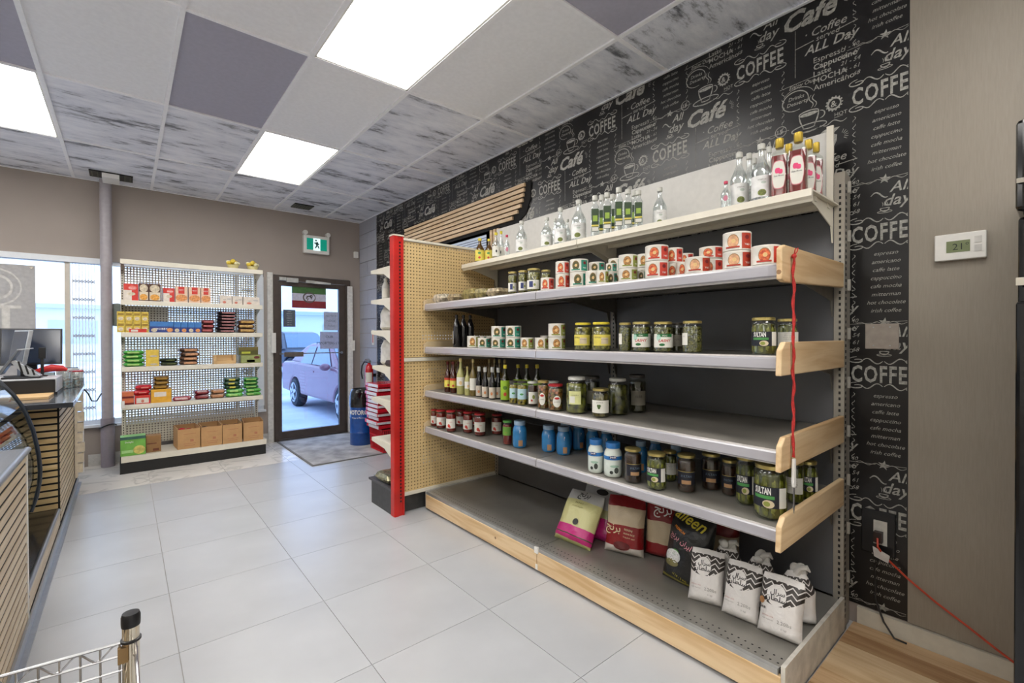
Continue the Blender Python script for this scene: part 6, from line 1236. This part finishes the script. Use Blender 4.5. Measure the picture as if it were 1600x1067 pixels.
part('stand', MB().prism([(-.64,1.15),(-.61,1.16),(-.48,1.04),(-.50,1.03),(-.56,1.04)], 'y', 4.86, 4.95), gb2, tm_, bevel=.004); part('base', MB().box(-.68,-.48,4.83,4.99,1.0225,1.035), black, tm_, bevel=.003)
for k in range(3): part('stripe', MB().prism([(-.60+.035*k,1.148-.030*k),(-.59+.035*k,1.150-.030*k),(-.57+.030*k,1.06-.006*k),(-.58+.030*k,1.058-.006*k)], 'y', 4.855, 4.86), black, tm_)
pl = thing('display_pole', 'black customer display pole on the cash drawer', 'display', (-.475,4.9,1.023)); part('column', MB().box(-.502,-.484,5.05,5.07,1.030,1.21), black, pl, bevel=.002); part('base', MB().box(-.525,-.465,5.03,5.10,1.0225,1.03), black, pl)
part('head', MB().box(-.512,-.472,5.045,5.075,1.16,1.245), black, pl, bevel=.003)
for i, (x, y, r_, h_, lb) in enumerate(((-.385,5.33,.045,.16,'tall clear jar beside the cash drawer on the checkout counter'),(-.325,5.45,.05,.14,'short wide clear jar of sweets near the counter end'),(-.36,5.62,.045,.15,'clear jar with pale lid at the back of the checkout counter'))):
    t = thing('sweet_jar', lb, 'jar', group='clear jars on the checkout counter'); part('glass', MB().lathe(jarp(r_,h_,.9,.8), 18), G2, t, smooth=True); part('contents', MB().lathe(jarc(r_,h_,.55), 18), food('sweets_%d' % i, (206,190,180), (150,190,200), 70, dark=(120,110,100)), t, smooth=True); part('lid', MB().lathe(jlid(r_,h_,.9), 18), (lidw, lidr, lidw)[i], t, smooth=True); t.location = (x, y, .9005)
rb = thing('red_bag', 'crumpled red bag lying on the items behind the cash drawer', 'bag', (-.46,5.30,1.05)); m = MB(); m.tube([(-.57,5.28,1.045),(-.52,5.28,1.06),(-.46,5.28,1.075),(-.40,5.28,1.07),(-.37,5.28,1.055)], [.012,.022,.030,.024,.010], 10); part('bag_body', m, M('bag_red', (206,44,44), .4, bump=.4), rb, smooth=True)
bx = thing('sweets_box', 'low white and teal box under the red bag on the counter', 'box', (-.47,5.28,.9)); part('box_body', MB().box(-.56,-.445,5.22,5.33,.9005,1.04), M('box_tealwhite', (170,190,196), .4, var=.4, scale=18), bx, bevel=.003)
pn = thing('receipt_printer', 'white box-shaped receipt printer with black lid by the window', 'printer', (-.38,5.68,.9)); part('housing', MB().box(-.47,-.30,5.70,5.77,.9005,1.04), white, pn, bevel=.006); part('lid', MB().box(-.475,-.33,5.695,5.775,1.04,1.055), black, pn, bevel=.003)
solo('hanging_cable', MB().tube([(-.31,5.79,.87),(-.27,5.85,.80),(-.25,5.95,.72),(-.22,6.1,.70),(-.19,6.22,.76)], .006, 7), black, 'black cable drooping from the counter end to the pipe column', 'cable', smooth=True)
# ================================================================ BY THE DOOR
ba = thing('oil_drum', 'blue motor oil drum used as a bin, standing by the door', 'drum', (2.235,5.58,0))
drum = [(.128,0),(.135,.01),(.135,.15),(.139,.16),(.135,.17),(.135,.33),(.139,.34),(.135,.35),(.135,.49),(.139,.50),(.134,.51),(.126,.505)]
part('drum_body', MB().lathe(drum, 26, (2.235,5.58,0)), M('drum_blue', (18,74,150), .3, var=.12, coat=.4), ba, smooth=True)
q = MB(); DR = .1372
def df(x, y): a = -2.15+x/DR; return (2.235+DR*math.cos(a), 5.58+DR*math.sin(a), .385+y)
put_text(q, 'MOTOROIL', .075, df, align='CENTER', offset=.03, xs=.75); put_text(q, 'Made in Germany', .026, lambda x, y: df(x, y-.05), align='CENTER', offset=.01); part('lettering', q, inkw, ba)
part('bin_liner', MB().lathe([(.138,.47),(.142,.50),(.139,.60),(.128,.66),(.11,.69),(.08,.66),(.05,.60)], 22, (2.235,5.58,0)).ball((2.17,5.48,.62), .05, 8, 5, 1, .6, 1.4), M('liner_black', (26,27,30), .25, bump=.9, var=.4, scale=22, coat=.4), ba, smooth=True)
# basket with packs
bk = thing('shopping_basket', 'red plastic shopping basket on the floor under the pile of red packets', 'basket', (2.36,5.10,0)); rp = M('basket_red', (206,28,40), .35)
def bw(x): return x
m = MB(); x0,x1,y0,y1,h = 2.21,2.52,4.92,5.30,.28
for z in (.012,.10,.18,.26): 
    g_ = .02*(1-z/.28); m.box(x0+g_,x1-g_,y0+g_,y0+g_+.006,z,z+.014).box(x0+g_,x1-g_,y1-g_-.006,y1-g_,z,z+.014).box(x0+g_,x0+g_+.006,y0+g_,y1-g_,z,z+.014).box(x1-g_-.006,x1-g_,y0+g_,y1-g_,z,z+.014)
part('hoops', m, rp, bk, kind='stuff'); m = MB()
for k in range(13): x = x0+.02+(x1-x0-.04)*k/12; m.cyl((x,y0+.02,.01),(x,y0+.004,.27),.004,5).cyl((x,y1-.02,.01),(x,y1-.004,.27),.004,5)
for k in range(15): y = y0+.02+(y1-y0-.04)*k/14; m.cyl((x0+.02,y,.01),(x0+.004,y,.27),.004,5).cyl((x1-.02,y,.01),(x1-.004,y,.27),.004,5)
part('ribs', m, rp, bk, kind='stuff'); part('floor_panel', MB().box(x0+.02,x1-.02,y0+.02,y1-.02,.006,.012), rp, bk); part('liner', MB().box(x0+.03,x1-.03,y0+.03,y1-.03,.02,.25), M('basket_inner', (150,24,36), .6), bk)
hd = M('pack_whiteedge', (226,222,226), .35)
for k in range(11):
    R_ = random.Random(k); z = .282+.047*k; dx, dy = R_.uniform(-.015,.015), R_.uniform(-.015,.015); cx, cy = 2.335+dx, 5.10+dy
    if k > 8: z += .0
    t = thing('red_flat_packet', 'flat red packet with white edge above the basket, %s' % ('lowest in the pile' if k == 0 else 'topmost in the pile' if k == 10 else '%s from the bottom of the pile' % ORD[k+1]), 'packet', (cx,cy,z), 0, 'pile of flat red packets')
    part('packet_body', MB().box(cx-.17,cx+.17,cy-.17,cy+.17,z,z+.040), M('pack_redgloss', (206,26,44), .25, coat=.4), t, bevel=.006); part('white_edge', MB().box(cx-.176,cx-.168,cy-.165,cy+.10,z+.004,z+.036), hd, t); part('white_spine', MB().box(cx-.165,cx+.0,cy-.176,cy-.168,z+.006,z+.030), hd if k % 2 else M('pack_redgloss'), t)
# fire extinguisher
fe_ = thing('fire_extinguisher', 'red fire extinguisher with black hose on the wall beside the door', 'fire extinguisher', (2.46,5.90,.62)); c_ = (2.47,5.90)
part('cylinder', MB().lathe([(.045,.62),(.055,.635),(.055,.90),(.045,.945),(.022,.965),(.022,.985)], 18, (c_[0],c_[1],0)), M('extinguisher_red', (200,26,30), .25, coat=.5), fe_, smooth=True)
q = MB(); A = [-2.9+.13*k for k in range(14)]; q.add([(c_[0]+.0558*math.cos(a), c_[1]+.0558*math.sin(a), z) for z in (.70,.86) for a in A], [(k,k+1,14+k+1,14+k) for k in range(13)]); part('label', q, paper, fe_, smooth=True)
part('valve', MB().box(c_[0]-.018,c_[0]+.018,c_[1]-.02,c_[1]+.02,.985,1.01).box(c_[0]-.07,c_[0]+.02,c_[1]-.008,c_[1]+.008,1.01,1.02).box(c_[0]-.06,c_[0]+.01,c_[1]-.008,c_[1]+.008,1.028,1.038), M('valve_silver', (180,182,186), .3, .6), fe_)
part('hose', MB().tube([(c_[0]-.02,c_[1],.995),(c_[0]-.07,c_[1]-.01,1.0),(c_[0]-.10,c_[1]-.01,.95),(c_[0]-.11,c_[1]-.01,.86),(c_[0]-.095,c_[1]-.01,.78)], .009, 8), black, fe_, smooth=True); part('bracket', MB().box(c_[0]+.04,XW-.011,c_[1]-.03,c_[1]+.03,.80,.84), black, fe_)
nt_ = thing('wall_notice', 'tiny white notice on the painted block wall near the gondola', 'sign', (XW-.012,5.95,1.33)); part('sheet', MB().box(XW-.016,XW-.011,5.92,5.99,1.22,1.42), paper, nt_); part('print', MB().box(XW-.0175,XW-.016,5.945,5.965,1.25,1.38), inkr, nt_)
# ================================================================ WIRE CART, NEAR LEFT
wc = thing('wire_shelf_cart', 'chrome wire shelf cart in the near left corner, post with black cap', 'cart', (0,1.08,0))
CX, CY = .004, 1.082; part('post', MB().cyl((CX,CY,.0),(CX,CY,.796),.0127,20), M('chrome_post', (226,216,196), .08, 1, var=.02), wc, smooth=True); part('post_cap', MB().lathe([(.0138,.792),(.0142,.798),(.0142,.810),(.0125,.815),(.0001,.8155)], 20, (CX,CY,0)), black, wc, smooth=True)
part('ring', MB().lathe([(.0135,.764),(.0152,.765),(.0152,.769),(.0135,.770)], 20, (CX,CY,0)), black, wc, smooth=True); part('clip', MB().box(CX-.0185,CX-.004,CY-.0155,CY-.006,.735,.762), M('clip_brass', (160,130,90), .25, .9), wc)
dx_, dy_ = -.152-.0, (1.084-1.066); Lw = (dx_**2+dy_**2)**.5*2.05; u_ = Vector((dx_, dy_, 0)).normalized(); B0 = Vector((CX-.008, CY, 0))
chw = M('wire_chrome', (196,196,198), .25, .9); m = MB(); P = lambda s, z: tuple(B0+u_*s+Vector((0,0,z)))
m.cyl(P(0,.765), P(Lw,.765), .0026, 7).cyl(P(0,.742), P(Lw,.742), .0022, 7).cyl(P(0,.716), P(Lw,.716), .0022, 7)
for k in range(12): s = .008+.026*k; m.cyl(P(s,.765), P(s,.60), .0018, 6)
for k in range(11): s = .012+.026*k; m.tube([P(s+.026*t/6, .7535+.010*math.cos(PI*(t/6+k))) for t in range(7)], .0017, 5)
part('side_grid', m, chw, wc, kind='stuff'); m = MB()
m.cyl((CX+.006,CY,.765),(CX+.012,CY-.45,.765),.0024,7).cyl((CX+.006,CY,.740),(CX+.012,CY-.45,.740),.002,7)
for k in range(8): m.cyl((CX+.008,CY-.03-.05*k,.765),(CX+.008,CY-.03-.05*k,.60),.0018,6)
part('end_grid', m, chw, wc, kind='stuff')
for k in range(3):
    z = .60-.25*k; m = MB()
    for j in range(8): m.cyl(tuple(B0+u_*(.04*j)+Vector((0,0,z))), tuple(B0+u_*(.04*j)+Vector((0,-.42,z))), .0018, 5)
    part('wire_shelf', m, chw, wc, kind='stuff')
part('caster', MB().cyl((CX-.01,CY,.0),(CX+.01,CY,.0),.001,6).lathe([(.02,0),(.024,.005),(.024,.03),(.014,.04)], 12, (CX,CY,0)), black, wc)
q_ = B0+u_*Lw; part('post', MB().cyl((q_.x,q_.y,0),(q_.x,q_.y,.80),.0127,16), M('chrome_post'), wc, smooth=True)
for x_, y_ in ((CX, CY-.45), (q_.x, q_.y-.45)): part('post', MB().cyl((x_,y_,0),(x_,y_,.70),.0127,16), M('chrome_post'), wc, smooth=True)
bpy.context.view_layer.update()
